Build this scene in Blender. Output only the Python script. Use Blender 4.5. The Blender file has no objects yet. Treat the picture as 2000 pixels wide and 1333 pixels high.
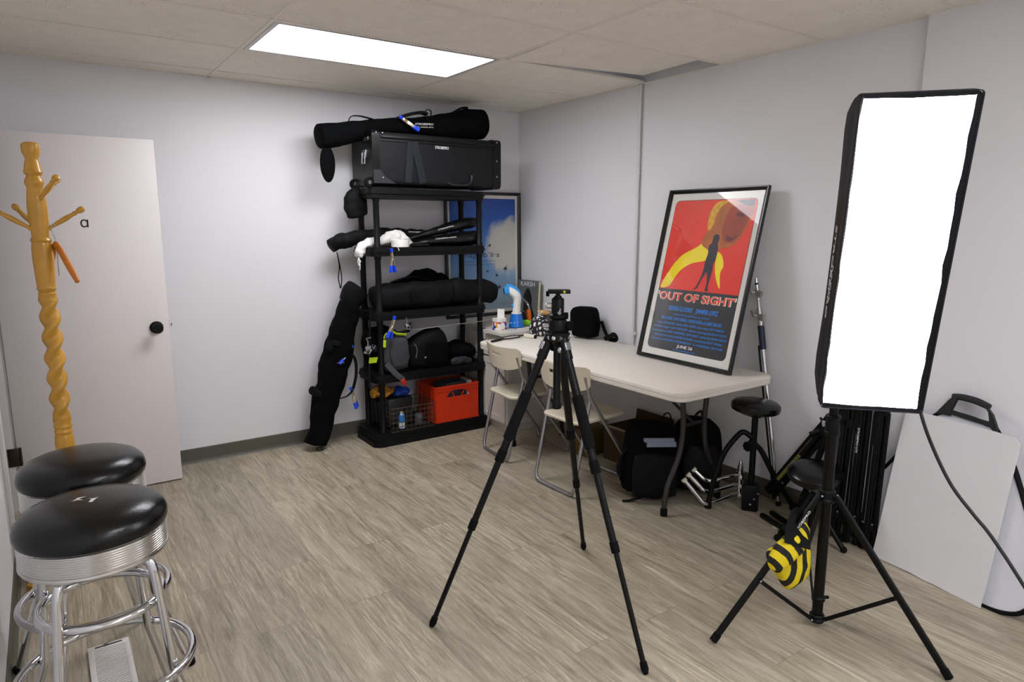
import bpy, bmesh, math, random
from math import sin, cos, pi, radians as R, sqrt
from mathutils import Vector as V, Matrix, noise

random.seed(7)
sc = bpy.context.scene
col = sc.collection
Z = V((0, 0, 1))
LIGHT_E, SOFT_E, EXPO = 13.5, 18.5, 0.36

# ------------------------------------------------------------------ materials
MATS = {}

def lin(c):
    if isinstance(c, str):
        c = tuple(int(c[i:i + 2], 16) / 255 for i in (0, 2, 4))
    return tuple((x / 12.92 if x <= .04045 else ((x + .055) / 1.055) ** 2.4) for x in c) + (1,)

class NT:
    """tiny node helper"""
    def __init__(s, name):
        s.m = bpy.data.materials.new(name); s.m.use_nodes = True
        s.t = s.m.node_tree; s.b = s.t.nodes['Principled BSDF']
    def n(s, typ, **kw):
        x = s.t.nodes.new(typ)
        for k, v in kw.items():
            if k in x.inputs.keys(): x.inputs[k].default_value = v
            else: setattr(x, k, v)
        return x
    def l(s, a, ao, b, bi):
        s.t.links.new(a.outputs[ao], b.inputs[bi])
    def co(s, kind='Object', scale=(1, 1, 1), rot=(0, 0, 0), loc=(0, 0, 0)):
        c = s.n('ShaderNodeTexCoord'); m = s.n('ShaderNodeMapping')
        m.inputs['Scale'].default_value = scale; m.inputs['Rotation'].default_value = rot
        m.inputs['Location'].default_value = loc
        s.l(c, kind, m, 'Vector'); return m
    def ramp(s, stops):
        r = s.n('ShaderNodeValToRGB'); e = r.color_ramp.elements
        while len(e) < len(stops): e.new(.5)
        for i, (p, c) in enumerate(stops): e[i].position = p; e[i].color = c
        return r

def mat(name, c, rough=.5, metal=0., var=.06, vs=6., bump=0., bs=60., spec=.5, coat=0., sheen=0.):
    """principled material with a soft procedural tone variation and optional noise bump"""
    if name in MATS: return MATS[name]
    t = NT(name); b = t.b; c = lin(c)
    b.inputs['Roughness'].default_value = rough; b.inputs['Metallic'].default_value = metal
    b.inputs['Specular IOR Level'].default_value = spec
    b.inputs['Coat Weight'].default_value = coat
    b.inputs['Sheen Weight'].default_value = sheen
    m = t.co(); nz = t.n('ShaderNodeTexNoise', Scale=vs, Detail=4.)
    t.l(m, 'Vector', nz, 'Vector')
    r = t.ramp([(.3, tuple(x * (1 - var) for x in c[:3]) + (1,)), (.7, tuple(min(1, x * (1 + var)) for x in c[:3]) + (1,))])
    t.l(nz, 'Fac', r, 'Fac'); t.l(r, 'Color', b, 'Base Color')
    if bump:
        n2 = t.n('ShaderNodeTexNoise', Scale=bs, Detail=3.); t.l(m, 'Vector', n2, 'Vector')
        bp = t.n('ShaderNodeBump', Strength=bump, Distance=.01); t.l(n2, 'Fac', bp, 'Height'); t.l(bp, 'Normal', b, 'Normal')
    MATS[name] = t.m; return t.m

def emit(name, c, s):
    t = NT(name); t.b.inputs['Base Color'].default_value = lin(c)
    t.b.inputs['Emission Color'].default_value = lin(c); t.b.inputs['Emission Strength'].default_value = s
    t.b.inputs['Roughness'].default_value = .6
    MATS[name] = t.m; return t.m

# ------------------------------------------------------------------ mesh builder
def frame_of(d, up=Z):
    d = d.normalized()
    if abs(d.dot(up)) > .97: up = V((1, 0, 0)) if abs(d.x) < .9 else V((0, 1, 0))
    s = d.cross(up).normalized(); return s, s.cross(d).normalized()

def resample(pts, m, extra=None):
    """Catmull-Rom through pts -> m points (and interpolated extras)"""
    P = [V(p) for p in pts]; n = len(P); out = []; ex = []
    for k in range(m):
        f = k / (m - 1) * (n - 1); i = min(int(f), n - 2); t = f - i
        p0, p1, p2, p3 = P[max(i - 1, 0)], P[i], P[i + 1], P[min(i + 2, n - 1)]
        out.append(.5 * ((2 * p1) + (p2 - p0) * t + (2 * p0 - 5 * p1 + 4 * p2 - p3) * t * t + (3 * p1 - p0 - 3 * p2 + p3) * t ** 3))
        if extra:
            ex.append([e[i] * (1 - t) + e[i + 1] * t for e in extra])
    return (out, ex) if extra else out

class MB:
    def __init__(s): s.bm = bmesh.new()
    def _ring(s, pts): return [s.bm.verts.new(p) for p in pts]
    def _bridge(s, a, b):
        n = len(a)
        for i in range(n):
            try: s.bm.faces.new((a[i], a[(i + 1) % n], b[(i + 1) % n], b[i]))
            except ValueError: pass
    def box(s, c, d, M=None, bev=0.):
        g = bmesh.ops.create_cube(s.bm, size=1); vs = g['verts']
        for v in vs: v.co = V((v.co.x * d[0], v.co.y * d[1], v.co.z * d[2]))
        if bev:
            es = list({e for v in vs for e in v.link_edges})
            r = bmesh.ops.bevel(s.bm, geom=es, offset=bev, segments=2, affect='EDGES', profile=.5)
            vs = list({v for f in r['faces'] for v in f.verts} | {v for v in vs if v.is_valid})
        T = Matrix.Translation(V(c))
        if M is not None: T = T @ M.to_4x4()
        for v in vs: v.co = T @ v.co
        return s
    def rod(s, a, b, r, r2=None, n=14):
        return s.tube([a, b], [r, r if r2 is None else r2], n)
    def tube(s, pts, r, n=12, closed=False, smooth=0, flat=None):
        P = [V(p) for p in pts]
        rr = list(r) if isinstance(r, (list, tuple)) else [r] * len(P)
        if smooth:
            P, e = resample(P, smooth, [rr]); rr = [x[0] for x in e]
        m = len(P); rings = []; u = None
        for i in range(m):
            if closed: d = P[(i + 1) % m] - P[i - 1]
            else: d = P[min(i + 1, m - 1)] - P[max(i - 1, 0)]
            d.normalize()
            if u is None: sd, u = frame_of(d)
            else:
                sd = d.cross(u)
                if sd.length < 1e-6: sd, u = frame_of(d)
                sd.normalize(); u = sd.cross(d).normalized()
            k = 1.
            if 0 < i < m - 1 and not closed:
                a = (P[i] - P[i - 1]).normalized(); k = 1 / max(.6, sqrt(max(.01, (1 + a.dot((P[i + 1] - P[i]).normalized())) / 2)))
            fl = flat or 1.
            rings.append(s._ring([P[i] + rr[i] * (cos(2 * pi * j / n) * sd * k + sin(2 * pi * j / n) * u * fl) for j in range(n)]))
        for i in range(m - 1): s._bridge(rings[i], rings[i + 1])
        if closed: s._bridge(rings[-1], rings[0])
        else:
            s.bm.faces.new(rings[0][::-1]); s.bm.faces.new(rings[-1])
        return s
    def lathe(s, prof, n=32, M=None, closed=False):
        M = M or Matrix.Identity(4); rings = []
        for r, z in prof:
            if r < 1e-6: rings.append([s.bm.verts.new(M @ V((0, 0, z)))])
            else: rings.append(s._ring([M @ V((r * cos(2 * pi * j / n), r * sin(2 * pi * j / n), z)) for j in range(n)]))
        for a, b in zip(rings, rings[1:]):
            if len(a) == 1 and len(b) == 1: continue
            if len(a) == 1:
                for j in range(n): s.bm.faces.new((a[0], b[j], b[(j + 1) % n]))
            elif len(b) == 1:
                for j in range(n): s.bm.faces.new((a[(j + 1) % n], a[j], b[0]))
            else: s._bridge(a, b)
        if closed: s._bridge(rings[-1], rings[0]); return s
        if len(rings[0]) > 1: s.bm.faces.new(rings[0][::-1])
        if len(rings[-1]) > 1: s.bm.faces.new(rings[-1])
        return s
    def prism(s, poly, h, M=None, h0=0.):
        M = M or Matrix.Identity(4)
        a = s._ring([M @ V((x, y, h0)) for x, y in poly]); b = s._ring([M @ V((x, y, h)) for x, y in poly])
        s._bridge(a, b); s.bm.faces.new(a[::-1]); s.bm.faces.new(b); return s
    def loft(s, pts, rx, ry, up=Z, n=28, p=2., m=None, nz=None, dome=True):
        P = [V(q) for q in pts]; k = len(P)
        rx = list(rx) if isinstance(rx, (list, tuple)) else [rx] * k
        ry = list(ry) if isinstance(ry, (list, tuple)) else [ry] * k
        if m:
            P, e = resample(P, m, [rx, ry]); rx = [x[0] for x in e]; ry = [x[1] for x in e]
        rings = []; m = len(P); up = V(up)
        def ring(c, d, a, b):
            sd, u = frame_of(d, up); out = []
            for j in range(n):
                t = 2 * pi * j / n; ct, st = cos(t), sin(t)
                q = c + sd * a * math.copysign(abs(ct) ** (2 / p), ct) + u * b * math.copysign(abs(st) ** (2 / p), st)
                if nz:
                    amp, scl, sd_ = nz
                    dv = (q - c); L = dv.length or 1
                    q = q + dv / L * amp * (noise.noise(q * scl + V((sd_, 0, 0))) + .5 * noise.noise(q * scl * 2.3 + V((0, sd_, 0))))
                out.append(q)
            return s._ring(out)
        ds = [(P[min(i + 1, m - 1)] - P[max(i - 1, 0)]).normalized() for i in range(m)]
        if dome:
            w = min(rx[0], ry[0]) * (.35 if dome is True else dome)
            for f, o in ((.0, 1.), (.62, .9), (.9, .45)):
                if f == 0: rings.append([s.bm.verts.new(P[0] - ds[0] * w)])
                else: rings.append(ring(P[0] - ds[0] * w * o * .9, ds[0], rx[0] * f, ry[0] * f))
        for i in range(m): rings.append(ring(P[i], ds[i], rx[i], ry[i]))
        if dome:
            w = min(rx[-1], ry[-1]) * (.35 if dome is True else dome)
            for f, o in ((.9, .45), (.62, .9), (0, 1.)):
                if f == 0: rings.append([s.bm.verts.new(P[-1] + ds[-1] * w)])
                else: rings.append(ring(P[-1] + ds[-1] * w * o * .9, ds[-1], rx[-1] * f, ry[-1] * f))
        for a, b in zip(rings, rings[1:]):
            if len(a) == 1:
                for j in range(n): s.bm.faces.new((a[0], b[j], b[(j + 1) % n]))
            elif len(b) == 1:
                for j in range(n): s.bm.faces.new((a[(j + 1) % n], a[j], b[0]))
            else: s._bridge(a, b)
        if not dome:
            s.bm.faces.new(rings[0][::-1]); s.bm.faces.new(rings[-1])
        return s
    def strap(s, pts, w, t, up=Z, m=None):
        return s.loft(pts, w / 2, t / 2, up, n=12, p=7, m=m, dome=False)
    def pillow(s, outline, th, M, k=7, nz=None, e=.5):
        """inflated cushion: 2-D outline in local xy, thickness th along local z"""
        n = len(outline); c = V((sum(x for x, y in outline) / n, sum(y for x, y in outline) / n))
        rim = s._ring([M @ V((x, y, 0)) for x, y in outline])
        for sg in (1, -1):
            prev = rim
            for i in range(1, k + 1):
                f = 1 - (i / k) ** 1.6; hgt = sg * th / 2 * (1 - f ** 2.5) ** e
                if i == k:
                    q = s.bm.verts.new(M @ V((c.x, c.y, hgt)))
                    for j in range(n):
                        a, b = prev[j], prev[(j + 1) % n]
                        s.bm.faces.new((a, b, q) if sg > 0 else (b, a, q))
                else:
                    pts = []
                    for x, y in outline:
                        q = V((c.x + (x - c.x) * f, c.y + (y - c.y) * f, hgt))
                        if nz: q.z += sg * nz[0] * noise.noise(q * nz[1] + V((nz[2], 0, 0)))
                        pts.append(M @ q)
                    cur = s._ring(pts)
                    for j in range(n):
                        qd = (prev[j], prev[(j + 1) % n], cur[(j + 1) % n], cur[j])
                        s.bm.faces.new(qd if sg > 0 else qd[::-1])
                    prev = cur
        return s
    def ball(s, c, r, M=None, n=16):
        if not isinstance(r, (tuple, list)): r = (r, r, r)
        g = bmesh.ops.create_uvsphere(s.bm, u_segments=n, v_segments=n // 2 + 2, radius=1)
        T = Matrix.Translation(V(c)) @ (M.to_4x4() if M is not None else Matrix.Identity(4))
        for v in g['verts']: v.co = T @ V((v.co.x * r[0], v.co.y * r[1], v.co.z * r[2]))
        return s
    def build(s, name, m, parent=None, smooth=True, flat_ang=35, loc=None):
        bmesh.ops.remove_doubles(s.bm, verts=s.bm.verts, dist=1e-6)
        bmesh.ops.recalc_face_normals(s.bm, faces=s.bm.faces)
        off = V((0, 0, 0))
        if parent is not None: off = OFF.get(parent.name, V((0, 0, 0)))
        else:
            if loc is None:
                xs = [v.co for v in s.bm.verts]
                off = V(((min(q.x for q in xs) + max(q.x for q in xs)) / 2, (min(q.y for q in xs) + max(q.y for q in xs)) / 2, min(q.z for q in xs)))
            else: off = V(loc)
        for v in s.bm.verts: v.co -= off
        if smooth:
            for f in s.bm.faces: f.smooth = True
            a = R(flat_ang)
            for e in s.bm.edges:
                if len(e.link_faces) == 2 and e.calc_face_angle(0) > a: e.smooth = False
        me = bpy.data.meshes.new(name); s.bm.to_mesh(me); s.bm.free()
        o = bpy.data.objects.new(name, me); col.objects.link(o)
        ms = m if isinstance(m, (list, tuple)) else [m]
        for q in ms: me.materials.append(q)
        OFF[o.name] = off
        if parent is not None: o.parent = parent
        else: o.location = off
        return o

OFF = {}

def thing(name, label, cat, loc=(0, 0, 0), group=None):
    o = bpy.data.objects.new(name, None); col.objects.link(o)
    o.location = V(loc); o.empty_display_size = .05
    OFF[o.name] = V(loc); o['label'] = label; o['category'] = cat
    if group: o['group'] = group
    return o

def tag(o, label, cat, group=None, kind=None):
    o['label'] = label; o['category'] = cat
    if group: o['group'] = group
    if kind: o['kind'] = kind
    return o

def struct(o, label=None):
    o['kind'] = 'structure'
    if label: o['label'] = label
    return o

def copy_tree(o, parent=None):
    c = o.copy(); col.objects.link(c)
    if parent is not None: c.parent = parent
    for ch in list(o.children): copy_tree(ch, c)
    return c

def basis(o, x, y):
    """matrix with local x, y along the given world directions, z = x cross y"""
    x = V(x).normalized(); y = V(y); y = (y - x * y.dot(x)).normalized(); z = x.cross(y)
    m = Matrix.Identity(4)
    for i, a in enumerate((x, y, z)):
        for k in range(3): m[k][i] = a[k]
    m.translation = V(o); return m

def along(o, d, up=Z):
    """matrix whose local z runs along d"""
    d = V(d).normalized(); s, u = frame_of(d, up)
    m = Matrix.Identity(4)
    for i, a in enumerate((u, s, d)):
        for k in range(3): m[k][i] = a[k]
    if m.to_3x3().determinant() < 0:
        for k in range(3): m[k][1] = -m[k][1]
    m.translation = V(o); return m

def rrect(w, h, r, n=5, cx=0., cy=0.):
    out = []
    for (x, y, a0) in ((w / 2 - r, h / 2 - r, 0), (-w / 2 + r, h / 2 - r, 90), (-w / 2 + r, -h / 2 + r, 180), (w / 2 - r, -h / 2 + r, 270)):
        for k in range(n + 1):
            a = R(a0 + 90 * k / n); out.append((cx + x + r * cos(a), cy + y + r * sin(a)))
    return out

def text(s, M, h, m, parent, name='lettering', w=None, align='CENTER', ext=.0003, bold=0., shear=0., sx=1.):
    cu = bpy.data.curves.new('t', 'FONT'); cu.body = s; cu.size = 1.; cu.align_x = align; cu.align_y = 'CENTER'
    cu.extrude = ext / h; cu.offset = bold; cu.resolution_u = 3; cu.shear = shear
    t = bpy.data.objects.new('t', cu); me = bpy.data.meshes.new_from_object(t)
    bpy.data.objects.remove(t); bpy.data.curves.remove(cu)
    xs = [v.co.x for v in me.vertices]; wd = (max(xs) - min(xs)) or 1
    kx = (w / wd) if w else h * sx
    off = OFF.get(parent.name, V((0, 0, 0)))
    T = Matrix.Translation(-off) @ M
    for v in me.vertices: v.co = T @ V((v.co.x * kx, v.co.y * h, v.co.z * h))
    me.name = name; o = bpy.data.objects.new(name, me); col.objects.link(o)
    me.materials.clear(); me.materials.append(m); o.parent = parent; OFF[o.name] = off
    return o
# ------------------------------------------------------------------ material set
blackplastic = mat('black_plastic', '07080a', .5, var=.15, spec=.22)
blackfab = mat('black_fabric', '060708', .92, var=.25, bump=.25, bs=400., spec=.1)
blackfab2 = mat('black_nylon', '08090b', .7, var=.2, bump=.2, bs=250., spec=.18)
blackshiny = mat('black_coated_nylon', '060709', .33, var=.2, bump=.35, bs=30.)
blackmetal = mat('black_metal', '050606', .42, var=.1, spec=.2)
blackanod = mat('black_anodised', '050506', .4, spec=.25, var=.1)
rubber = mat('black_rubber', '060606', .85, spec=.2, var=.1)
vinyl = mat('black_vinyl', '050608', .25, var=.1, bump=.06, bs=160., spec=.38)
chrome = mat('chrome', 'd8d8da', .07, metal=1., var=.02)
steel = mat('brushed_steel', 'b4b4b8', .3, metal=1., var=.08)
greysteel = mat('grey_steel_tube', 'a3a1a6', .3, metal=.85, var=.05)
beige = mat('beige_plastic', 'ded5bf', .42, var=.03)
tablem = mat('table_plastic', 'e4ddd2', .5, var=.02, bump=.05, bs=300.)
woodm = mat('yellow_pine', 'c8932e', .36, var=.12, vs=9., coat=.3)
whitep = mat('white_paint', 'd9d7d8', .5, var=.015)
whiteplastic = mat('white_plastic', 'eceae6', .4, var=.02)
bluevinyl = mat('blue_vinyl', '0b3fd8', .35, var=.08)
zinc = mat('zinc_plate', 'b9ad93', .35, metal=.8, var=.2)
whiteink = mat('white_ink', 'e8e8ea', .6)
cream = mat('cream_grip', 'e6dfcc', .6)

# ------------------------------------------------------------------ room shell
XW, YW, ZC, XL, YF = 3.265, 4.60, 2.415, -.225, -2.6
XN, JY = 3.225, 1.505
def wallmat():
    t = NT('wall_paint'); b = t.b; m = t.co()
    n1 = t.n('ShaderNodeTexNoise', Scale=1.3, Detail=3.); t.l(m, 'Vector', n1, 'Vector')
    c = lin('e5e4e7'); r = t.ramp([(.3, tuple(x * .97 for x in c[:3]) + (1,)), (.7, c)])
    t.l(n1, 'Fac', r, 'Fac'); t.l(r, 'Color', b, 'Base Color'); b.inputs['Roughness'].default_value = .55
    n2 = t.n('ShaderNodeTexNoise', Scale=180., Detail=4.); t.l(m, 'Vector', n2, 'Vector')
    bp = t.n('ShaderNodeBump', Strength=.06, Distance=.004); t.l(n2, 'Fac', bp, 'Height'); t.l(bp, 'Normal', b, 'Normal')
    return t.m
wallm = wallmat()

def floormat():
    t = NT('vinyl_plank'); b = t.b
    m = t.co(rot=(0, 0, R(90)))
    br = t.n('ShaderNodeTexBrick'); t.l(m, 'Vector', br, 'Vector')
    br.offset = .37; br.offset_frequency = 2
    for k, v in dict(Scale=1., **{'Mortar Size': .0009, 'Mortar Smooth': .2, 'Bias': 0., 'Brick Width': 1.22, 'Row Height': .18}).items(): br.inputs[k].default_value = v
    br.inputs['Color1'].default_value = (0, 0, 0, 1); br.inputs['Color2'].default_value = (1, 1, 1, 1); br.inputs['Mortar'].default_value = (.5, .5, .5, 1)
    # grain: noise stretched along the plank, shifted per plank
    sep = t.n('ShaderNodeVectorMath', operation='MULTIPLY_ADD'); t.l(br, 'Color', sep, 0); sep.inputs[1].default_value = (7., 3., 0); t.l(m, 'Vector', sep, 2)
    mp = t.n('ShaderNodeMapping'); mp.inputs['Scale'].default_value = (1.1, 11., 1.); t.l(sep, 'Vector', mp, 'Vector')
    g1 = t.n('ShaderNodeTexNoise', Scale=2.2, Detail=9., Roughness=.68, Distortion=1.1); t.l(mp, 'Vector', g1, 'Vector')
    mp2 = t.n('ShaderNodeMapping'); mp2.inputs['Scale'].default_value = (3., 90., 1.); t.l(sep, 'Vector', mp2, 'Vector')
    g2 = t.n('ShaderNodeTexNoise', Scale=3., Detail=5., Roughness=.7); t.l(mp2, 'Vector', g2, 'Vector')
    r1 = t.ramp([(.24, lin('6b6250')), (.42, lin('9a907c')), (.56, lin('aea490')), (.78, lin('ccc3b1'))]); t.l(g1, 'Fac', r1, 'Fac')
    r2 = t.ramp([(.36, (.62, .62, .62, 1)), (.52, (1., 1., 1., 1)), (.68, (1.16, 1.16, 1.16, 1))]); t.l(g2, 'Fac', r2, 'Fac')
    mx = t.n('ShaderNodeMix', data_type='RGBA', blend_type='MULTIPLY'); mx.inputs[0].default_value = .75
    t.l(r1, 'Color', mx, 6); t.l(r2, 'Color', mx, 7)
    mp3 = t.n('ShaderNodeMapping'); mp3.inputs['Scale'].default_value = (.5, 2.6, 1.); t.l(sep, 'Vector', mp3, 'Vector')
    wv = t.n('ShaderNodeTexWave', Scale=5., Distortion=13., Detail=5.); wv.bands_direction = 'Y'; wv.inputs['Detail Scale'].default_value = .8; wv.inputs['Detail Roughness'].default_value = .6; t.l(mp3, 'Vector', wv, 'Vector')
    rw = t.ramp([(.0, (.86, .86, .86, 1)), (.2, (1., 1., 1., 1)), (.90, (1., 1., 1., 1)), (.98, (1.3, 1.3, 1.3, 1))]); t.l(wv, 'Fac', rw, 'Fac')
    mk = t.n('ShaderNodeTexNoise', Scale=1.6, Detail=3.); t.l(sep, 'Vector', mk, 'Vector'); rk = t.ramp([(.46, (0, 0, 0, 1)), (.62, (1, 1, 1, 1))]); t.l(mk, 'Fac', rk, 'Fac')
    mw = t.n('ShaderNodeMix', data_type='RGBA', blend_type='MULTIPLY'); t.l(rk, 'Color', mw, 0); t.l(mx, 2, mw, 6); t.l(rw, 'Color', mw, 7); mx = mw
    rt = t.ramp([(0., (.86, .86, .87, 1)), (1., (1.07, 1.065, 1.06, 1))]); t.l(br, 'Color', rt, 'Fac')
    mx2 = t.n('ShaderNodeMix', data_type='RGBA', blend_type='MULTIPLY'); mx2.inputs[0].default_value = 1.; t.l(mx, 2, mx2, 6); t.l(rt, 'Color', mx2, 7)
    mx3 = t.n('ShaderNodeMix', data_type='RGBA', blend_type='MIX'); t.l(br, 'Fac', mx3, 0); t.l(mx2, 2, mx3, 6); mx3.inputs[7].default_value = lin('6f6657')
    t.l(mx3, 2, b, 'Base Color')
    rr = t.ramp([(.3, (.36, .36, .36, 1)), (.7, (.52, .52, .52, 1))]); t.l(g1, 'Fac', rr, 'Fac'); t.l(rr, 'Color', b, 'Roughness')
    bp = t.n('ShaderNodeBump', Strength=.12, Distance=.003); t.l(g2, 'Fac', bp, 'Height'); t.l(bp, 'Normal', b, 'Normal')
    return t.m
floorm = floormat()

def tilemat():
    t = NT('mineral_fibre_tile'); b = t.b; m = t.co()
    v = t.n('ShaderNodeTexVoronoi', Scale=55.); t.l(m, 'Vector', v, 'Vector')
    n = t.n('ShaderNodeTexNoise', Scale=9., Detail=6., Roughness=.6); t.l(m, 'Vector', n, 'Vector')
    dots = t.ramp([(.10, (0, 0, 0, 1)), (.18, (1, 1, 1, 1))]); t.l(v, 'Distance', dots, 'Fac')
    nn = t.n('ShaderNodeTexNoise', Scale=4., Detail=2.); t.l(m, 'Vector', nn, 'Vector')
    keep = t.ramp([(.5, (1, 1, 1, 1)), (.62, (0, 0, 0, 1))]); t.l(nn, 'Fac', keep, 'Fac')
    mxx = t.n('ShaderNodeMath', operation='MAXIMUM'); t.l(dots, 'Color', mxx, 0); t.l(keep, 'Color', mxx, 1)
    c0 = lin('f7f1e6'); r = t.ramp([(.3, tuple(x * .93 for x in c0[:3]) + (1,)), (.7, c0)]); t.l(n, 'Fac', r, 'Fac')
    mx = t.n('ShaderNodeMix', data_type='RGBA'); t.l(mxx, 0, mx, 0); mx.inputs[6].default_value = lin('8c8478'); t.l(r, 'Color', mx, 7)
    t.l(mx, 2, b, 'Base Color'); b.inputs['Roughness'].default_value = .9
    n3 = t.n('ShaderNodeTexNoise', Scale=140., Detail=4.); t.l(m, 'Vector', n3, 'Vector')
    bp = t.n('ShaderNodeBump', Strength=.35, Distance=.004); t.l(n3, 'Fac', bp, 'Height'); t.l(bp, 'Normal', b, 'Normal')
    return t.m
tilem = tilemat()
gridm = mat('ceiling_grid_paint', 'ece5da', .5, var=.02)
basem = mat('vinyl_cove_base', '56544a', .5, var=.06)
dark = mat('plenum_dark', '24221f', .9)

fl = MB(); fl.box(((-1.6 + XW + .12) / 2, (YF + YW) / 2, -.05), (XW + .12 + 1.6, YW - YF + .24, .1))
struct(fl.build('floor', floorm, smooth=False, loc=(0, 0, 0)))
w = MB(); w.box(((-1.6 + XW) / 2, YW + .05, 1.35), (XW + 1.6, .1, 2.7)); struct(w.build('wall_back', wallm, smooth=False, loc=(0, YW, 0)))
w = MB(); w.box((XW + .05, (JY + YW + .1) / 2, 1.35), (.1, YW + .1 - JY, 2.7)); struct(w.build('wall_right', wallm, smooth=False, loc=(XW, 3, 0)))

w = MB(); w.box(((XN + XW + .1) / 2, (YF + JY) / 2, 1.35), (XW + .1 - XN, JY - YF, 2.7), bev=0); struct(w.build('wall_right_near', wallm, smooth=False, loc=(XN, 0, 0)))
w = MB(); w.box(((-1.6 + XW) / 2, YF - .05, 1.35), (XW + 1.6, .1, 2.7)); struct(w.build('wall_front', wallm, smooth=False, loc=(0, YF, 0)))
DY0, DY1, DH = 3.53, 4.345, 2.03
w = MB(); w.box((XL - .06, (YF + DY0) / 2, 1.35), (.12, DY0 - YF, 2.7)); w.box((XL - .06, (DY1 + YW) / 2, 1.35), (.12, YW - DY1, 2.7))
w.box((XL - .06, (DY0 + DY1) / 2, (DH + 2.7) / 2), (.12, DY1 - DY0, 2.7 - DH)); struct(w.build('wall_left', wallm, smooth=False, loc=(XL, 0, 0)))
w = MB(); w.box((-1.65, (YF + YW) / 2, 1.35), (.1, YW - YF + .2, 2.7)); struct(w.build('wall_hall', wallm, smooth=False, loc=(-1.6, 0, 0)))
# door lining + casing
w = MB()
for y0, y1 in ((DY0 - .0, DY0 + .018), (DY1 - .018, DY1)): w.box((XL - .06, (y0 + y1) / 2, DH / 2), (.124, y1 - y0, DH), bev=.001)
w.box((XL - .06, (DY0 + DY1) / 2, DH - .009), (.124, DY1 - DY0, .018))
for yc in (DY0 - .03, DY1 + .03): w.box((XL + .008, yc, (DH + .06) / 2), (.016, .06, DH + .06), bev=.004)
w.box((XL + .008, (DY0 + DY1) / 2, DH + .03), (.016, DY1 - DY0 + .12, .06), bev=.004)
w.box((XL - .075, DY1 - .026, DH / 2), (.035, .012, DH), bev=.002)
frm = struct(w.build('trim_1', whitep, loc=(XL, 3.9, 0)))
hm = mat('hinge_bronze', '3a342c', .4, metal=.6)
for z in (.30, 1.80):
    h = MB(); h.box((XL + .003, DY1 - .0205, z), (.06, .004, .10), bev=.001); h.rod((XL + .03, DY1 - .022, z - .05), (XL + .03, DY1 - .022, z + .05), .006); h.build('hinge', hm, frm)

# ceiling: lay-in tiles and tee bars; one tile sits lifted against the right wall
GX = [-1.6, -.285, .94, 2.165, XW]; GY = [YF, -2.2, -1.6, -1., -.4, .2, .8, 1.4, 2.0, 2.6, 3.2, 3.8, 4.40, YW]
LX0, LX1, LY0, LY1 = .94, 2.165, 3.2, 3.8
LIGHTS = [(.94, 2.165, 3.2, 3.8), (.94, 2.165, -.4, .2), (.94, 2.165, -2.2, -1.6)]
c = MB()
for i in range(len(GX) - 1):
    for j in range(len(GY) - 1):
        x0, x1, y0, y1 = GX[i], GX[i + 1], GY[j], GY[j + 1]
        if any(abs(x0 - l[0]) < .01 and abs(y0 - l[2]) < .01 for l in LIGHTS): continue
        M = None; e = .010
        if i == 3 and abs(y0 - 2.6) < .01:
            M = Matrix.Rotation(R(-2.4), 3, 'Y') @ Matrix.Rotation(R(-1.2), 3, 'X')
            c.box(((x0 + x1) / 2 - .012, (y0 + y1) / 2, ZC + .030), (x1 - x0 - 2 * e - .05, y1 - y0 - 2 * e - .01, .014), M)
        else:
            c.box(((x0 + x1) / 2, (y0 + y1) / 2, ZC + .0095), (x1 - x0 - 2 * e + .008, y1 - y0 - 2 * e + .008, .014))
ceil = struct(c.build('ceiling', tilem, smooth=False, loc=(0, 0, ZC)))
g = MB()
for x in GX[1:-1]: g.box((x, (YF + YW) / 2, ZC + .001), (.021, YW - YF, .003))
for y in GY[1:-1]: g.box(((XW - 1.6) / 2, y, ZC + .0005), (XW + 1.6, .021, .003))
g.box((XW - .009, (JY + YW) / 2, ZC + .001), (.018, YW - JY, .003)); g.box((XN - .009, (YF + JY) / 2, ZC + .001), (.018, JY - YF, .003))
g.box(((XW - 1.6) / 2, YW - .009, ZC + .001), (XW + 1.6, .018, .003))
g.build('grid', gridm, ceil, smooth=False)
g = MB(); g.box(((XW - 1.6) / 2, (YF + YW) / 2, ZC + .28), (XW + 1.8, YW - YF + .2, .02)); g.build('deck', dark, ceil, smooth=False)

w = MB()
def cove(w, a, b, nrm, h=.098):
    a, b, nrm = V(a), V(b), V(nrm)
    M = basis(a, nrm, Z)
    L = (b - a).length
    poly = [(0, 0), (.016, 0), (.007, .008), (.004, .02), (.0035, h - .003), (.001, h), (0, h)]
    d = (b - a).normalized(); zz = M.to_3x3() @ V((0, 0, 1))
    if zz.dot(d) > 0: w.prism(poly, L, M)
    else: w.prism(poly, 0, M, h0=-L)
cove(w, (XL, YW, 0), (XW, YW, 0), (0, -1, 0)); struct(w.build('baseboard_back', basem, smooth=False))
w = MB(); cove(w, (XL, YF, 0), (XL, DY0 - .06, 0), (1, 0, 0)); struct(w.build('baseboard_left', basem, smooth=False))
w = MB(); cove(w, (XW, JY, 0), (XW, YW, 0), (-1, 0, 0)); cove(w, (XN, YF, 0), (XN, JY, 0), (-1, 0, 0)); struct(w.build('baseboard_right', basem, smooth=False))

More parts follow.
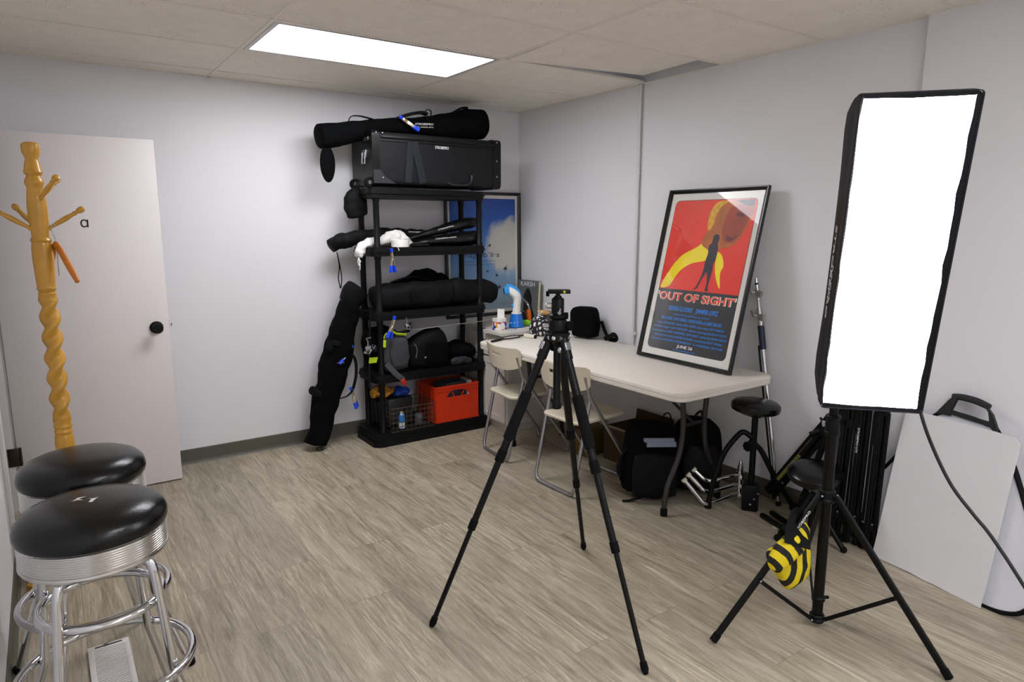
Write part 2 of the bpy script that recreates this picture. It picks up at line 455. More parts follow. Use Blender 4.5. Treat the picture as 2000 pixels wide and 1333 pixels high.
# open door slab, parallel to the back wall
d = MB(); d.box((.181, 4.3485, 1.0), (.782, .035, 1.985), bev=.0015)
door = struct(d.build('door_1', mat('door_paint', 'e8e2e1', .45, var=.01), loc=(-.21, 4.33, 0)), 'open flat white door with black knob and a small black letter a')
k = MB(); M = along((.505, 4.331, .94), (0, -1, 0))
k.lathe([(0, 0), (.036, 0), (.036, .004), (.032, .009), (.014, .012), (.013, .035), (.022, .042), (.0285, .052), (.0285, .062), (.024, .068), (.012, .068), (.011, .066), (0, .066)], 28, M)
k.build('knob', blackmetal, door)
k = MB(); k.box((.5725, 4.3485, .95), (.003, .025, .055)); k.build('latch', steel, door)
text('\u0251', basis((.206, 4.3305, 1.535), (1, 0, 0), (0, 0, 1)), .075, mat('black_ink', '101010', .5), door, 'letter', ext=.0004, bold=.005)
k = MB(); k.box((.620, 4.5985, .916), (.004, .003, .018)); struct(k.build('trim_3', dark))

# surface conduit on the right wall
cd = thing('cable_conduit', 'white painted cable conduit running up the right wall to the ceiling', 'conduit', (XW, 3.235, .74))
p = MB(); p.rod((XW - .012, 3.235, .74), (XW - .012, 3.235, ZC - .003), .0115, n=14); p.build('pipe', whitep, cd)
for z in (.80, 1.86):
    p = MB(); p.box((XW - .008, 3.235, z), (.016, .05 if z < 1 else .03, .02), bev=.003); p.build('clip', whitep, cd)
p = MB(); p.rod((XW - .006, 3.213, .76), (XW - .006, 3.213, ZC - .003), .0016, n=8); p.build('wire', mat('grey_wire', 'b4b2b0', .6), cd)

# ceiling lights (one in view, two added behind the camera as unseen fill)
lightm = emit('light_diffuser', 'f9faff', LIGHT_E)
for i, (x0, x1, y0, y1) in enumerate(LIGHTS):
    t = thing('ceiling_light', ['glowing flat panel light in the ceiling near the black shelving', 'unseen ceiling panel added as fill light above where the camera stands', 'unseen ceiling panel added as fill light at the wall behind the camera'][i], 'light', ((x0 + x1) / 2, (y0 + y1) / 2, ZC))
    f = MB(); e = .012; b_ = .024
    for (ax, bx, ay, by) in ((x0 + e, x1 - e, y0 + e, y0 + e + b_), (x0 + e, x1 - e, y1 - e - b_, y1 - e), (x0 + e, x0 + e + b_, y0 + e + b_, y1 - e - b_), (x1 - e - b_, x1 - e, y0 + e + b_, y1 - e - b_)):
        f.box(((ax + bx) / 2, (ay + by) / 2, ZC + .004), (bx - ax, by - ay, .012))
    f.build('frame', mat('light_frame', 'c9c6c6', .4, metal=.2), t, smooth=False)
    f = MB(); f.box(((x0 + x1) / 2, (y0 + y1) / 2, ZC + .005), (x1 - x0 - 2 * (e + b_), y1 - y0 - 2 * (e + b_), .004)); f.build('diffuser', lightm, t, smooth=False)
# ------------------------------------------------------------------ coat rack and hanger
cx0, cy0 = .004, 3.42
rack = thing('coat_rack', 'yellow turned-wood coat stand with twisted post in front of the open door', 'coat rack', (cx0, cy0, 0))
m = MB(); T0 = Matrix.Translation((cx0, cy0, 0))
m.lathe([(0, .10), (.034, .10), (.036, .16), (.036, .60), (.034, .622), (.031, .628), (.035, .640), (.031, .652), (.035, .664), (.031, .676), (.034, .690), (.034, .70), (0, .70)], 28, T0)
# barley twist section
rings = []
N = 150
for i in range(N + 1):
    z = .70 + (1.235 - .70) * i / N; env = min(1, i / 12, (N - i) / 8); a0 = (z - .70) / .088 * 2 * pi * .5
    pts = []
    for j in range(30):
        t = 2 * pi * j / 30; r = .0315 + env * .0075 * cos(2 * (t - a0)) - (1 - env) * .000
        pts.append((cx0 + r * cos(t), cy0 + r * sin(t), z))
    rings.append(m._ring(pts))
for a, b in zip(rings, rings[1:]): m._bridge(a, b)
m.lathe([(0, 1.235), (.033, 1.235), (.033, 1.242), (.029, 1.246), (.0335, 1.256), (.036, 1.262), (.033, 1.27), (.035, 1.29), (.038, 1.38), (.0375, 1.43), (.034, 1.452), (.039, 1.460), (.036, 1.468),
         (.031, 1.474), (.0325, 1.50), (.036, 1.56), (.036, 1.60), (.031, 1.655), (.0285, 1.672), (.031, 1.680), (.035, 1.69), (.0345, 1.70), (.028, 1.713), (.025, 1.72), (.031, 1.728), (.034, 1.735), (.031, 1.745), (.026, 1.775), (.022, 1.785), (.023, 1.79), (.031, 1.81), (.033, 1.83), (.031, 1.845), (.022, 1.853), (0, 1.854)], 28, T0)
m.build('post', woodm, rack)
def peg(az, z, L=.165, rise=33):
    a, e = R(az), R(rise)
    d = V((cos(a) * cos(e), sin(a) * cos(e), sin(e)))
    M = along(V((cx0, cy0, z)) + V((cos(a), sin(a), 0)) * .024, d)
    p = MB(); p.lathe([(0, 0), (.010, 0), (.010, .012), (.007, .02), (.0095, .05), (.011, .08), (.0085, .11), (.0075, .117), (.0105, .122), (.0075, .128), (.0075, .132), (.0125, .142), (.0135, .152), (.011, .162), (0, .166)], 16, M)
    p.build('peg', woodm, rack)
for az, z in ((2, 1.505), (188, 1.505), (120, 1.515), (-62, 1.625), (58, 1.63)): peg(az, z)
for az in (-50, 40, 130, 220):
    a = R(az); d = V((cos(a), sin(a), 0)); n_ = V((-sin(a), cos(a), 0))
    M = basis(V((cx0, cy0, 0)) - n_ * .014, d, Z)
    poly = [(.03, .10), (.03, .20), (.07, .195), (.12, .155), (.17, .085), (.215, .055), (.235, .04), (.235, 0), (.19, 0), (.15, .025), (.10, .075), (.06, .10)]
    f = MB(); f.prism(poly, -.028, M); f.build('foot', woodm, rack)
h = thing('coat_hanger', 'orange-brown wooden coat hanger on the yellow stand', 'coat hanger', (.045, 3.40, 1.30))
hw = mat('hanger_wood', 'c8741e', .35, var=.15)
b = MB(); hp = (.052, 3.403, 1.448)
b.loft([(.052, 3.403, 1.447), (.062, 3.375, 1.425), (.086, 3.30, 1.36), (.103, 3.25, 1.315), (.108, 3.235, 1.297)], [.008, .010, .011, .010, .008], [.012, .015, .016, .014, .010], m=16)
b.loft([(.052, 3.403, 1.447), (.045, 3.43, 1.425), (.030, 3.50, 1.36), (.022, 3.55, 1.315), (.02, 3.565, 1.30)], [.008, .010, .011, .010, .008], [.012, .015, .016, .014, .010], m=16)
b.build('body', hw, h)
b = MB(); b.tube([(.052, 3.403, 1.45), (.051, 3.402, 1.475), (.044, 3.40, 1.495), (.043, 3.40, 1.515), (.050, 3.403, 1.528), (.058, 3.407, 1.518)], .0016, 8, smooth=24); b.build('hook', steel, h)
b = MB(); b.loft([(.055, 3.39, 1.435), (.052, 3.385, 1.36), (.051, 3.38, 1.315)], .0015, .009, up=(0, 1, 0), n=10, p=6, dome=False); b.build('clip_strap', mat('tan_strap', '9a7c4a', .6), h)

# ------------------------------------------------------------------ diner stools
def band_prof(z0, z1, r):
    out = [(r - .012, z0), (r - .001, z0), (r + .002, z0 + .006), (r + .001, z0 + .012)]
    n = 9; h = (z1 - z0 - .016) / n
    for i in range(n):
        z = z0 + .013 + i * h
        out += [(r - .0022, z), (r, z + h * .35), (r, z + h * .75), (r - .0022, z + h * .97)]
    return out + [(r - .004, z1)]
def make_stool(label):
    t = thing('bar_stool', label, 'bar stool', (0, 0, 0), 'chrome diner stools by the door')
    s = MB(); r = .180
    s.lathe([(0, .700), (.172, .700), (.180, .704), (.1835, .715), (.1835, .728), (.178, .746), (.163, .762), (.135, .774), (.09, .782), (.04, .785), (0, .786)], 56)
    s.build('seat', vinyl, t)
    s = MB(); s.lathe(band_prof(.628, .702, .178), 56); s.build('trim_band', mat('ribbed_aluminium', 'd6d4d2', .22, metal=1., var=.03), t)
    s = MB(); s.lathe([(0, .615), (.13, .615), (.145, .62), (.155, .632), (.0, .634)], 32); s.build('swivel_plate', steel, t)
    for k in range(4):
        a = R(-38 + 90 * k); d = V((cos(a), sin(a), 0))
        l = MB(); l.tube([d * .10 + Z * .622, d * .142 + Z * .612, d * .158 + Z * .585, d * .166 + Z * .53, d * .186 + Z * .34, d * .190 + Z * .29, d * .198 + Z * .26, d * .245 + Z * .12, d * .282 + Z * .012], .0125, 14, smooth=48)
        lg = l.build('leg', chrome, t)
        l = MB(); l.lathe([(0, 0), (.017, 0), (.018, .004), (.016, .022), (0, .022)], 16, Matrix.Translation(d * .285)); l.build('foot_cap', rubber, lg)
    for nm, rr, z in (('support_ring', .150, .485), ('foot_ring', .217, .285)):
        q = MB(); q.tube([(rr * cos(2 * pi * i / 72), rr * sin(2 * pi * i / 72), z) for i in range(72)], .0125, 14, closed=True); q.build(nm, chrome, t)
    return t
st = make_stool('near chrome bar stool with black seat patched with white tape crosses')
st2 = copy_tree(st); st2['label'] = 'far chrome bar stool with plain unmarked black seat, nearer the door'
st.location = (.045, 2.085, 0); st2.location = (.043, 2.545, 0); st2.rotation_euler.z = R(8)
tw = mat('torn_white_backing', 'd6d4d0', .6)
tm = MB()
def onseat(x, y):
    rr = sqrt(x * x + y * y); pr = [(0, .786), (.04, .785), (.09, .782), (.135, .774), (.163, .762)]
    for (a, za), (b, zb) in zip(pr, pr[1:]):
        if rr <= b: return za + (zb - za) * (rr - a) / (b - a) + .0006
    return .76
for poly in ([(-.030, .012), (-.016, .010), (-.008, .022), (.012, .020), (-.006, .010), (.004, -.008), (-.010, .004), (-.024, .000), (-.014, .007)],
             [(.014, -.028), (.022, -.012), (.016, -.004), (.026, -.008), (.040, -.004), (.032, -.014), (.022, -.034)]):
    vs = [tm.bm.verts.new((x - .02, y + .0, onseat(x - .02, y))) for x, y in poly]; tm.bm.faces.new(vs)
tm.build('seat_tear', tw, st, smooth=False)

# floor register cover
reg = thing('floor_register', 'white louvred floor vent cover lying on the floor under the stools', 'vent cover', (.06, 2.52, 0))
rp = MB(); X0, X1, Y0, Y1 = -.002, .128, 2.36, 2.688
for a in ((X0, X1, Y0, Y0 + .022), (X0, X1, Y1 - .030, Y1), (X0, X0 + .018, Y0 + .022, Y1 - .030), (X1 - .018, X1, Y0 + .022, Y1 - .030)): rp.box(((a[0] + a[1]) / 2, (a[2] + a[3]) / 2, .006), (a[1] - a[0], a[3] - a[2], .012), bev=.002)
for i in range(26):
    y = Y0 + .028 + i * (Y1 - Y0 - .062) / 25
    rp.box(((X0 + X1) / 2, y, .0075), (X1 - X0 - .034, .0048, .007), Matrix.Rotation(R(20), 3, 'X'))
rp.build('grille', mat('register_enamel', 'dcd7d4', .4), reg)
rp = MB(); rp.box(((X0 + X1) / 2, (Y0 + Y1) / 2, .0012), (X1 - X0 - .01, Y1 - Y0 - .01, .002)); rp.build('damper', dark, reg)
rp = MB(); rp.box(((X0 + X1) / 2, Y1 - .016, .0125), (.085, .005, .002)); rp.build('slot', dark, reg); rp = MB(); rp.box((.055, Y1 - .016, .014), (.014, .008, .006)); rp.build('lever', mat('lever_grey', '55524e', .5), reg)

# ------------------------------------------------------------------ plastic shelving
SX0, SX1, SY0, SY1 = 1.79, 2.695, 4.20, 4.535
sh = thing('shelving_unit', 'tall black five-tier plastic shelving unit loaded with bags against the back wall', 'shelf', (2.24, 4.38, 0))
TOPS = [.092, .505, .94, 1.375, 1.762]
for i, zt in enumerate(TOPS):
    s = MB(); ex = .012 if i == 0 else 0
    w_, h_ = SX1 - SX0 + 2 * ex, SY1 - SY0 + 2 * ex
    T = Matrix.Translation(((SX0 + SX1) / 2, (SY0 + SY1) / 2, 0))
    if i == 0:
        s.prism(rrect(w_ + .03, h_ + .02, .06), .035, T, h0=.0); s.prism(rrect(w_ + .008, h_ + .004, .055), .062, T, h0=.035); s.prism(rrect(w_, h_, .05), zt, T, h0=.062)
    else:
        s.prism(rrect(w_, h_, .05), zt, T, h0=zt - .022); s.prism(rrect(w_ + .012, h_ + .012, .055), zt - .022, T, h0=zt - .032); s.prism(rrect(w_ - .006, h_ - .006, .048), zt - .032, T, h0=zt - .058)
    s.build('shelf', blackplastic, sh)
PX, PY = (1.848, 2.652), (4.238, 4.497)
for z0, z1 in zip(TOPS, TOPS[1:]):
    for x in PX:
        for y in PY:
            s = MB(); s.lathe([(0, z0), (.026, z0), (.024, z0 + .02), (.0205, z0 + .025), (.0205, z1 - .085), (.023, z1 - .08), (.024, z1 - .059), (0, z1 - .059)], 20, Matrix.Translation((x, y, 0))); s.build('post', blackplastic, sh)

# ---- top: wheeled hard case and the long stand bag
cs = thing('equipment_case', 'big black wheeled equipment case lying on the top shelf', 'case', (2.3, 4.35, 1.763))
CX0, CX1, CY0, CY1, CZ0, CZ1 = 1.815, 2.80, 4.185, 4.515, 1.79, 2.125
casem = mat('case_cloth', '0d0f12', .6, var=.12, bump=.12, bs=500., spec=.3)
M = basis((0, (CY0 + CY1) / 2, (CZ0 + CZ1) / 2), (0, 1, 0), (0, 0, 1))
b = MB(); b.prism(rrect(CY1 - CY0, CZ1 - CZ0, .03), CX1, M, h0=CX0); b.build('body', casem, cs)
for x0, x1 in ((CX0 - .006, CX0 + .045), (CX1 - .06, CX1 + .006)):
    b = MB(); b.prism(rrect(CY1 - CY0 + .012, CZ1 - CZ0 + .012, .032), x1, M, h0=x0); b.build('end_guard', mat('case_plastic', '0b0c0d', .38, spec=.3), cs)
b = MB(); b.box(((CX0 + CX1) / 2, CY0 - .004, CZ1 - .035), (CX1 - CX0 - .12, .010, .014), bev=.003); b.box(((CX0 + CX1) / 2, CY0 - .003, CZ1 - .058), (CX1 - CX0 - .12, .006, .006), bev=.001); b.build('lid_rim', mat('case_plastic', '', 0), cs)
for xt, xb, ww in ((2.085, 2.06, .05), (2.108, 2.172, .056)):
    b = MB(); b.strap([(xt, CY0 - .007, 2.068), ((xt + xb) / 2, CY0 - (.011 if xb > 2.1 else .006), 1.94), (xb, CY0 - .006, 1.805)], ww, .005, up=(0, -1, 0)); b.build('strap', mat('webbing', '1a1d23', .7, bump=.2, bs=500., spec=.3), cs)
b = MB(); b.tube([(2.36, CY0 - .008, 1.815), (2.40, CY0 - .022, 1.800), (2.50, CY0 - .026, 1.803), (2.545, CY0 - .016, 1.83), (2.555, CY0 - .006, 1.87)], .010, 10, smooth=20, flat=.7); b.build('handle', mat('handle_grip', '1b1d21', .5), cs)
text('STROBEPRO', basis((2.32, CY0 - .0075, 2.045), (1, 0, 0), (0, 0, 1)), .026, whiteink, cs, w=.105, bold=.012)
for y in (CY0 + .04, CY1 - .04):
    b = MB(); Mw = along((CX0 - .012, y - .013, 1.8), (0, 1, 0)); b.lathe([(0, 0), (.030, 0), (.035, .004), (.035, .022), (.030, .026), (0, .026)], 24, Mw); wh = b.build('wheel', rubber, cs)
    b = MB(); b.lathe([(0, -.003), (.013, -.003), (.015, .0), (.015, .026), (.013, .029), (0, .029)], 18, Mw); b.build('hub', steel, wh)
b = MB(); yy = (CY0 + CY1) / 2 - .05
b.box((CX0 - .009, yy, 1.985), (.006, .06, .05), bev=.002); b.tube([(CX0 - .014, yy - .024, 1.995), (CX0 - .018, yy - .024, 1.925), (CX0 - .018, yy + .024, 1.925), (CX0 - .014, yy + .024, 1.995)], .0042, 8); b.build('latch', steel, cs)
b = MB(); b.box((CX0 - .010, yy - .04, 2.078), (.010, .07, .022), bev=.004); b.build('clasp', mat('clasp', '6f6a64', .35, metal=.8), cs)
b = MB()
for (x, y, z) in ((1.84, CY0 - .008, 2.112), (1.885, CY0 - .008, 2.112), (2.77, CY0 - .008, 2.11), (2.77, CY0 - .008, 1.98), (2.77, CY0 - .008, 1.87), (1.88, CY0 - .008, 1.83)): b.ball((x, y, z), (.006, .004, .006), n=10)
b.build('rivets', steel, cs)
b = MB(); b.prism([(1.815, 1.795), (1.97, 1.795), (1.90, 1.835), (1.86, 1.88), (1.815, 1.88)], .006, basis((0, CY0 - .001, 0), (1, 0, 0), (0, 0, 1))); b.build('corner_guard', mat('corner_plastic', '26282c', .4), cs)

bg = thing('stand_bag', 'long black light-stand bag lying on top of the equipment case', 'bag', (2.15, 4.36, 2.13))
b = MB(); b.loft([(1.535, 4.37, 2.085), (1.60, 4.37, 2.095), (1.78, 4.365, 2.135), (2.0, 4.36, 2.183), (2.2, 4.36, 2.20), (2.45, 4.36, 2.222), (2.62, 4.36, 2.245), (2.755, 4.36, 2.258)],
                 [.09, .093, .08, .072, .075, .095, .105, .10], [.075, .078, .066, .052, .058, .085, .108, .104], m=60, n=36, p=2.2, nz=(.006, 9., 3.), dome=.25); b.build('body', blackfab, bg)
b = MB(); b.pillow([(.056 * cos(a), .118 * sin(a)) for a in [2 * pi * i / 30 for i in range(30)]], .035, basis((1.575, 4.355, 1.915), (1, .25, 0), (0, 0, 1)), nz=(.003, 20, 1)); b.build('end_flap', blackfab, bg)
b = MB(); b.strap([(1.72, 4.335, 2.192), (1.74, 4.33, 2.222), (1.80, 4.33, 2.228), (1.87, 4.33, 2.218), (1.90, 4.335, 2.212)], .03, .006, up=(0, 0, 1), m=16); b.box((1.80, 4.315, 2.226), (.02, .004, .008)); b.build('carry_strap', blackfab2, bg)
b = MB(); b.strap([(2.06, 4.33, 2.232), (2.13, 4.30, 2.262), (2.22, 4.29, 2.283), (2.265, 4.29, 2.275)], .045, .02, m=12); b.tube([(2.245, 4.28, 2.272), (2.262, 4.28, 2.305), (2.295, 4.28, 2.298), (2.295, 4.29, 2.262), (2.27, 4.30, 2.248)], .007, 8, smooth=18, flat=.4); b.strap([(2.49, 4.32, 2.31), (2.55, 4.31, 2.345), (2.60, 4.31, 2.352)], .04, .014, m=8); b.build('shoulder_strap', blackfab2, bg)
Mt = basis((2.235, 4.268, 2.205), (1, 0, .06), (0, -.1, 1)); text('STROBEPRO', Mt, .018, whiteink, bg, w=.14, bold=.01, shear=.2)
text('LITE STAND BAG', basis((2.235, 4.266, 2.185), (1, 0, .06), (0, -.1, 1)), .012, whiteink, bg, w=.14)

# ---- spring clamps (one model, copied)
def make_clamp():
    t = thing('spring_clamp', 'x', 'clamp', (0, 0, 0), 'blue-tipped spring clamps')
    for sg in (1, -1):
        a = MB(); a.loft([(sg * .014, 0, -.05), (sg * .010, 0, -.02), (sg * .002, 0, 0), (sg * -.003, 0, .025), (sg * .003, 0, .052)], [.0035] * 5, [.0095, .011, .012, .011, .009], up=(0, 1, 0), n=14, p=5, m=18, dome=False)
        arm = a.build('arm', zinc, t)
        a = MB(); a.loft([(sg * .0132, 0, -.046), (sg * .019, 0, -.088)], [.0062, .0068], [.0125, .0130], up=(0, 1, 0), n=16, p=4, m=5); a.build('handle_grip', bluevinyl, arm)
        a = MB(); a.loft([(sg * .0015, 0, .046), (sg * .003, 0, .068)], [.0052, .005], [.0115, .0115], up=(0, 1, 0), n=16, p=4, m=4); a.build('jaw_tip', bluevinyl, arm)
    a = MB(); a.tube([(.007 * cos(i * .7), -.012 + i * .0006, .007 * sin(i * .7)) for i in range(40)], .0012, 6); a.build('spring', steel, t)
    return t
cl0 = make_clamp()
def clamp(loc, M, label, first=[True]):
    c = cl0 if first[0] else copy_tree(cl0); first[0] = False
    c.matrix_world = Matrix.Translation(loc) @ M.to_4x4(); c['label'] = label; return c
RX = lambda a: Matrix.Rotation(R(a), 3, 'X'); RY = lambda a: Matrix.Rotation(R(a), 3, 'Y'); RZ = lambda a: Matrix.Rotation(R(a), 3, 'Z')
clamp((1.928, 4.185, 1.300), RZ(20) @ RX(-4), 'blue-handled spring clamp hanging from the shelf edge below the white tape roll')
clamp((1.915, 4.185, .848), RY(22) @ RZ(25) @ RX(-5), 'blue-handled spring clamp on the shelf edge above the grey backpack')
clamp((2.105, 4.255, 2.205), RY(-60) @ RZ(80), 'blue-handled spring clamp on the long bag on top of the case')
clamp((1.655, 4.368, .655), RY(40) @ RZ(70), 'blue-handled spring clamp halfway up the leaning black bag')
clamp((1.694, 4.38, .345), RY(-14) @ RZ(60), 'blue-handled spring clamp dangling from a strap of the leaning black bag')

# ---- small pouch hung from the top shelf
pc = thing('drawstring_pouch', 'small black drawstring pouch hanging from the left end of the top shelf', 'pouch', (1.775, 4.40, 1.57))
b = MB(); b.loft([(1.775, 4.40, 1.775), (1.775, 4.40, 1.745), (1.772, 4.40, 1.70), (1.775, 4.40, 1.64), (1.785, 4.40, 1.59)], [.02, .05, .075, .082, .07], [.015, .035, .05, .055, .05], up=(0, 1, 0), m=20, nz=(.010, 14, 5.)); b.build('bag', blackfab2, pc)
b = MB(); b.tube([(1.775, 4.40, 1.77), (1.772, 4.36, 1.80), (1.79, 4.32, 1.765)], .003, 6, smooth=10); b.build('drawstring', blackfab, pc)

# ---- fourth tier from the floor: bags, white cloth bag, tape
def simple_bag(name, label, cat, pts, rx, ry, m_, group=None, loc=None, **kw):
    b = MB(); b.loft(pts, rx, ry, **kw); o = b.build(name, m_, loc=loc); tag(o, label, cat, group); return o
u1 = thing('umbrella_bag', 'black umbrella sleeve drooping off the left end of the upper shelf', 'bag', (2.0, 4.45, 1.376))
b = MB(); b.loft([(1.60, 4.43, 1.385), (1.66, 4.43, 1.415), (1.76, 4.43, 1.435), (1.9, 4.44, 1.445), (2.1, 4.45, 1.45), (2.35, 4.46, 1.44)], [.05, .058, .055, .055, .058, .05], [.045, .055, .052, .052, .056, .05], m=48, nz=(.016, 13, 2.), dome=.2); b.build('sleeve', blackfab2, u1)
b = MB(); b.tube([(1.628, 4.40, 1.345), (1.640, 4.40, 1.25), (1.632, 4.405, 1.17), (1.645, 4.41, 1.10)], .0035, 6, smooth=16); b.tube([(1.628, 4.40, 1.345), (1.645, 4.40, 1.25), (1.655, 4.405, 1.17), (1.648, 4.41, 1.10)], .0035, 6, smooth=16); b.build('cord', blackfab, u1)
text('STROBEPRO', basis((2.22, 4.395, 1.475), (1, 0, -.03), (0, .3, 1)), .012, whiteink, u1, w=.12)
u2 = thing('softbox_sleeve', 'shiny black tapered sleeve, upper one of two on the upper shelf', 'bag', (2.45, 4.36, 1.46), 'shiny black sleeves on the upper shelf')
b = MB(); b.loft([(2.14, 4.33, 1.435), (2.25, 4.335, 1.460), (2.45, 4.34, 1.508), (2.60, 4.345, 1.537), (2.675, 4.345, 1.545)], [.018, .036, .05, .056, .05], [.010, .022, .036, .042, .036], m=34, nz=(.005, 18, 9.), dome=.4); b.build('sleeve', blackshiny, u2)
text('STROBEPRO', basis((2.40, 4.284, 1.505), (1, 0, .23), (0, .2, 1)), .012, whiteink, u2, w=.13)
u3 = thing('softbox_sleeve', 'shiny black tapered sleeve, lower one of two on the upper shelf', 'bag', (2.45, 4.33, 1.376), 'shiny black sleeves on the upper shelf')
b = MB(); b.loft([(2.16, 4.31, 1.395), (2.28, 4.31, 1.41), (2.46, 4.31, 1.422), (2.60, 4.31, 1.43), (2.685, 4.31, 1.432)], [.02, .045, .06, .065, .06], [.012, .03, .045, .052, .05], m=34, nz=(.006, 16, 4.), dome=.3); b.build('sleeve', blackshiny, u3)
text('STROBEPRO RADIA', basis((2.38, 4.248, 1.434), (1, 0, .08), (0, .25, 1)), .012, whiteink, u3, w=.17)

wb = thing('cloth_bag', 'crumpled white cloth drawstring bag drooping off the upper shelf', 'bag', (1.87, 4.26, 1.376))
wc = mat('white_cotton', 'd9d6d2', .8, var=.05, bump=.2, bs=120.)
b = MB(); b.loft([(1.738, 4.30, 1.315), (1.752, 4.305, 1.352), (1.79, 4.31, 1.392), (1.86, 4.315, 1.412), (1.92, 4.325, 1.415), (1.99, 4.345, 1.430), (2.055, 4.35, 1.436), (2.12, 4.35, 1.412), (2.175, 4.352, 1.392)],
              [.022, .036, .036, .034, .030, .040, .042, .036, .015], [.014, .030, .030, .030, .028, .052, .058, .036, .010], m=60, n=36, nz=(.014, 22, 1.), dome=.3); b.build('sack', wc, wb)
b = MB(); b.tube([(1.735, 4.285, 1.312), (1.725, 4.28, 1.28), (1.735, 4.28, 1.257), (1.738, 4.282, 1.295), (1.747, 4.28, 1.28)], .0028, 6, smooth=20); b.tube([(1.735, 4.285, 1.312), (1.739, 4.28, 1.265), (1.737, 4.28, 1.23)], .0028, 6, smooth=8); b.build('drawstring', whiteplastic, wb); b = MB(); b.tube([(1.95, 4.205, 1.385), (1.975, 4.196, 1.380), (1.985, 4.192, 1.355)], .0028, 6, smooth=8); b.build('drawstring', whiteplastic, wb)
tp = MB(); tp.lathe([(.030, 0), (.0595, 0), (.061, .002), (.061, .046), (.0595, .048), (.030, .048), (.028, .046), (.028, .002)], 40, Matrix.Translation((2.026, 4.258, 1.3765)), closed=True); 
o = tp.build('tape_roll', mat('white_tape', 'e9e6e0', .5, var=.02)); tag(o, 'wide roll of white tape at the front of the upper shelf', 'tape')
cbag = MB(); cbag.loft([(2.10, 4.23, 1.388), (2.17, 4.235, 1.39), (2.24, 4.25, 1.386)], [.02, .024, .012], [.011, .013, .008], m=12, nz=(.006, 40, 1.)); tag(cbag.build('cable_bundle', blackshiny), 'small coiled black cable lying beside the white tape roll', 'cable')

# ---- third tier: long tube bag and duffel
tb = thing('tube_bag', 'thick black padded tube bag sticking out past the right end of the middle shelf', 'bag', (2.3, 4.31, .941))
b = MB(); b.loft([(1.845, 4.315, 1.03), (1.95, 4.315, 1.035), (2.2, 4.315, 1.035), (2.5, 4.315, 1.038), (2.70, 4.31, 1.032), (2.80, 4.31, 1.02)], [.085, .094, .094, .094, .094, .085], [.075, .090, .092, .094, .086, .078], m=50, p=2.6, n=32, nz=(.014, 9, 2.), dome=.25); b.build('body', blackfab2, tb)
b = MB(); b.strap([(1.98, 4.33, 1.128), (2.05, 4.32, 1.15), (2.14, 4.31, 1.165), (2.22, 4.32, 1.15), (2.27, 4.33, 1.132)], .035, .010, m=18); b.build('carry_handle', blackfab, tb)
for x in (2.08, 2.42):
    b = MB(); b.tube([(x, 4.315 + .0975 * cos(a), 1.036 + .0975 * sin(a)) for a in [2 * pi * i / 36 for i in range(36)]], .004, 6, closed=True); b.build('band', blackfab, tb)
df = thing('duffel_bag', 'black slumped duffel bag behind the padded tube bag on the middle shelf', 'bag', (2.2, 4.48, .941))
b = MB(); b.loft([(1.95, 4.468, 1.01), (2.05, 4.468, 1.03), (2.2, 4.468, 1.06), (2.33, 4.468, 1.075), (2.44, 4.468, 1.06), (2.50, 4.468, 1.03)], [.06, .066, .066, .066, .066, .06], [.06, .085, .115, .13, .115, .08], m=40, nz=(.026, 11, 7.), dome=.25); b.build('body', blackfab, df)

# ---- long bag leaning on the wall left of the shelves
lb = thing('leaning_bag', 'long black stand bag leaning on the wall left of the shelving', 'bag', (1.42, 4.41, 0))
ax = [(1.420, 4.405, .045), (1.475, 4.41, .22), (1.545, 4.415, .45), (1.61, 4.42, .66), (1.672, 4.425, .86), (1.715, 4.43, 1.0)]
b = MB(); b.loft(ax, [.070, .082, .095, .100, .088, .075], [.05, .06, .07, .07, .062, .055], up=(0, 1, 0), m=60, n=36, p=2.6, nz=(.018, 8, 3.), dome=.2); b.build('body', blackfab, lb)
b = MB(); b.loft([(1.712, 4.43, .995), (1.745, 4.42, 1.055), (1.772, 4.41, 1.092)], [.075, .090, .084], [.055, .062, .058], up=(0, 1, 0), m=8, p=2.6, nz=(.004, 12, 1.), dome=.3); b.build('top_cap', blackfab2, lb)
b = MB(); b.strap([(1.49, 4.36, .36), (1.43, 4.36, .425), (1.405, 4.37, .445), (1.395, 4.37, .42), (1.43, 4.37, .40), (1.48, 4.37, .405)], .03, .006, up=(0, 1, 0), m=24); b.build('side_strap', blackfab2, lb)
b = MB(); b.strap([(1.60, 4.34, .73), (1.545, 4.35, .745), (1.525, 4.35, .72), (1.545, 4.35, .70)], .035, .008, up=(0, 1, 0), m=16); b.build('side_strap', blackfab2, lb)
b = MB(); b.strap([(1.655, 4.365, .68), (1.712, 4.37, .61), (1.716, 4.37, .50), (1.69, 4.37, .40)], .022, .004, up=(0, 1, 0), m=16); b.strap([(1.575, 4.375, .345), (1.64, 4.365, .355), (1.692, 4.37, .395)], .022, .004, up=(0, 0, 1), m=10); b.build('hanging_strap', blackfab2, lb)
b = MB(); b.box((1.437, 4.372, .0125), (.045, .03, .024), bev=.005); b.build('foot_buckle', mat('buckle', '1a1a1c', .35), lb)
b = MB(); b.box((1.60, 4.345, .60), (.05, .006, .004)); b.build('zip_pull', steel, lb)

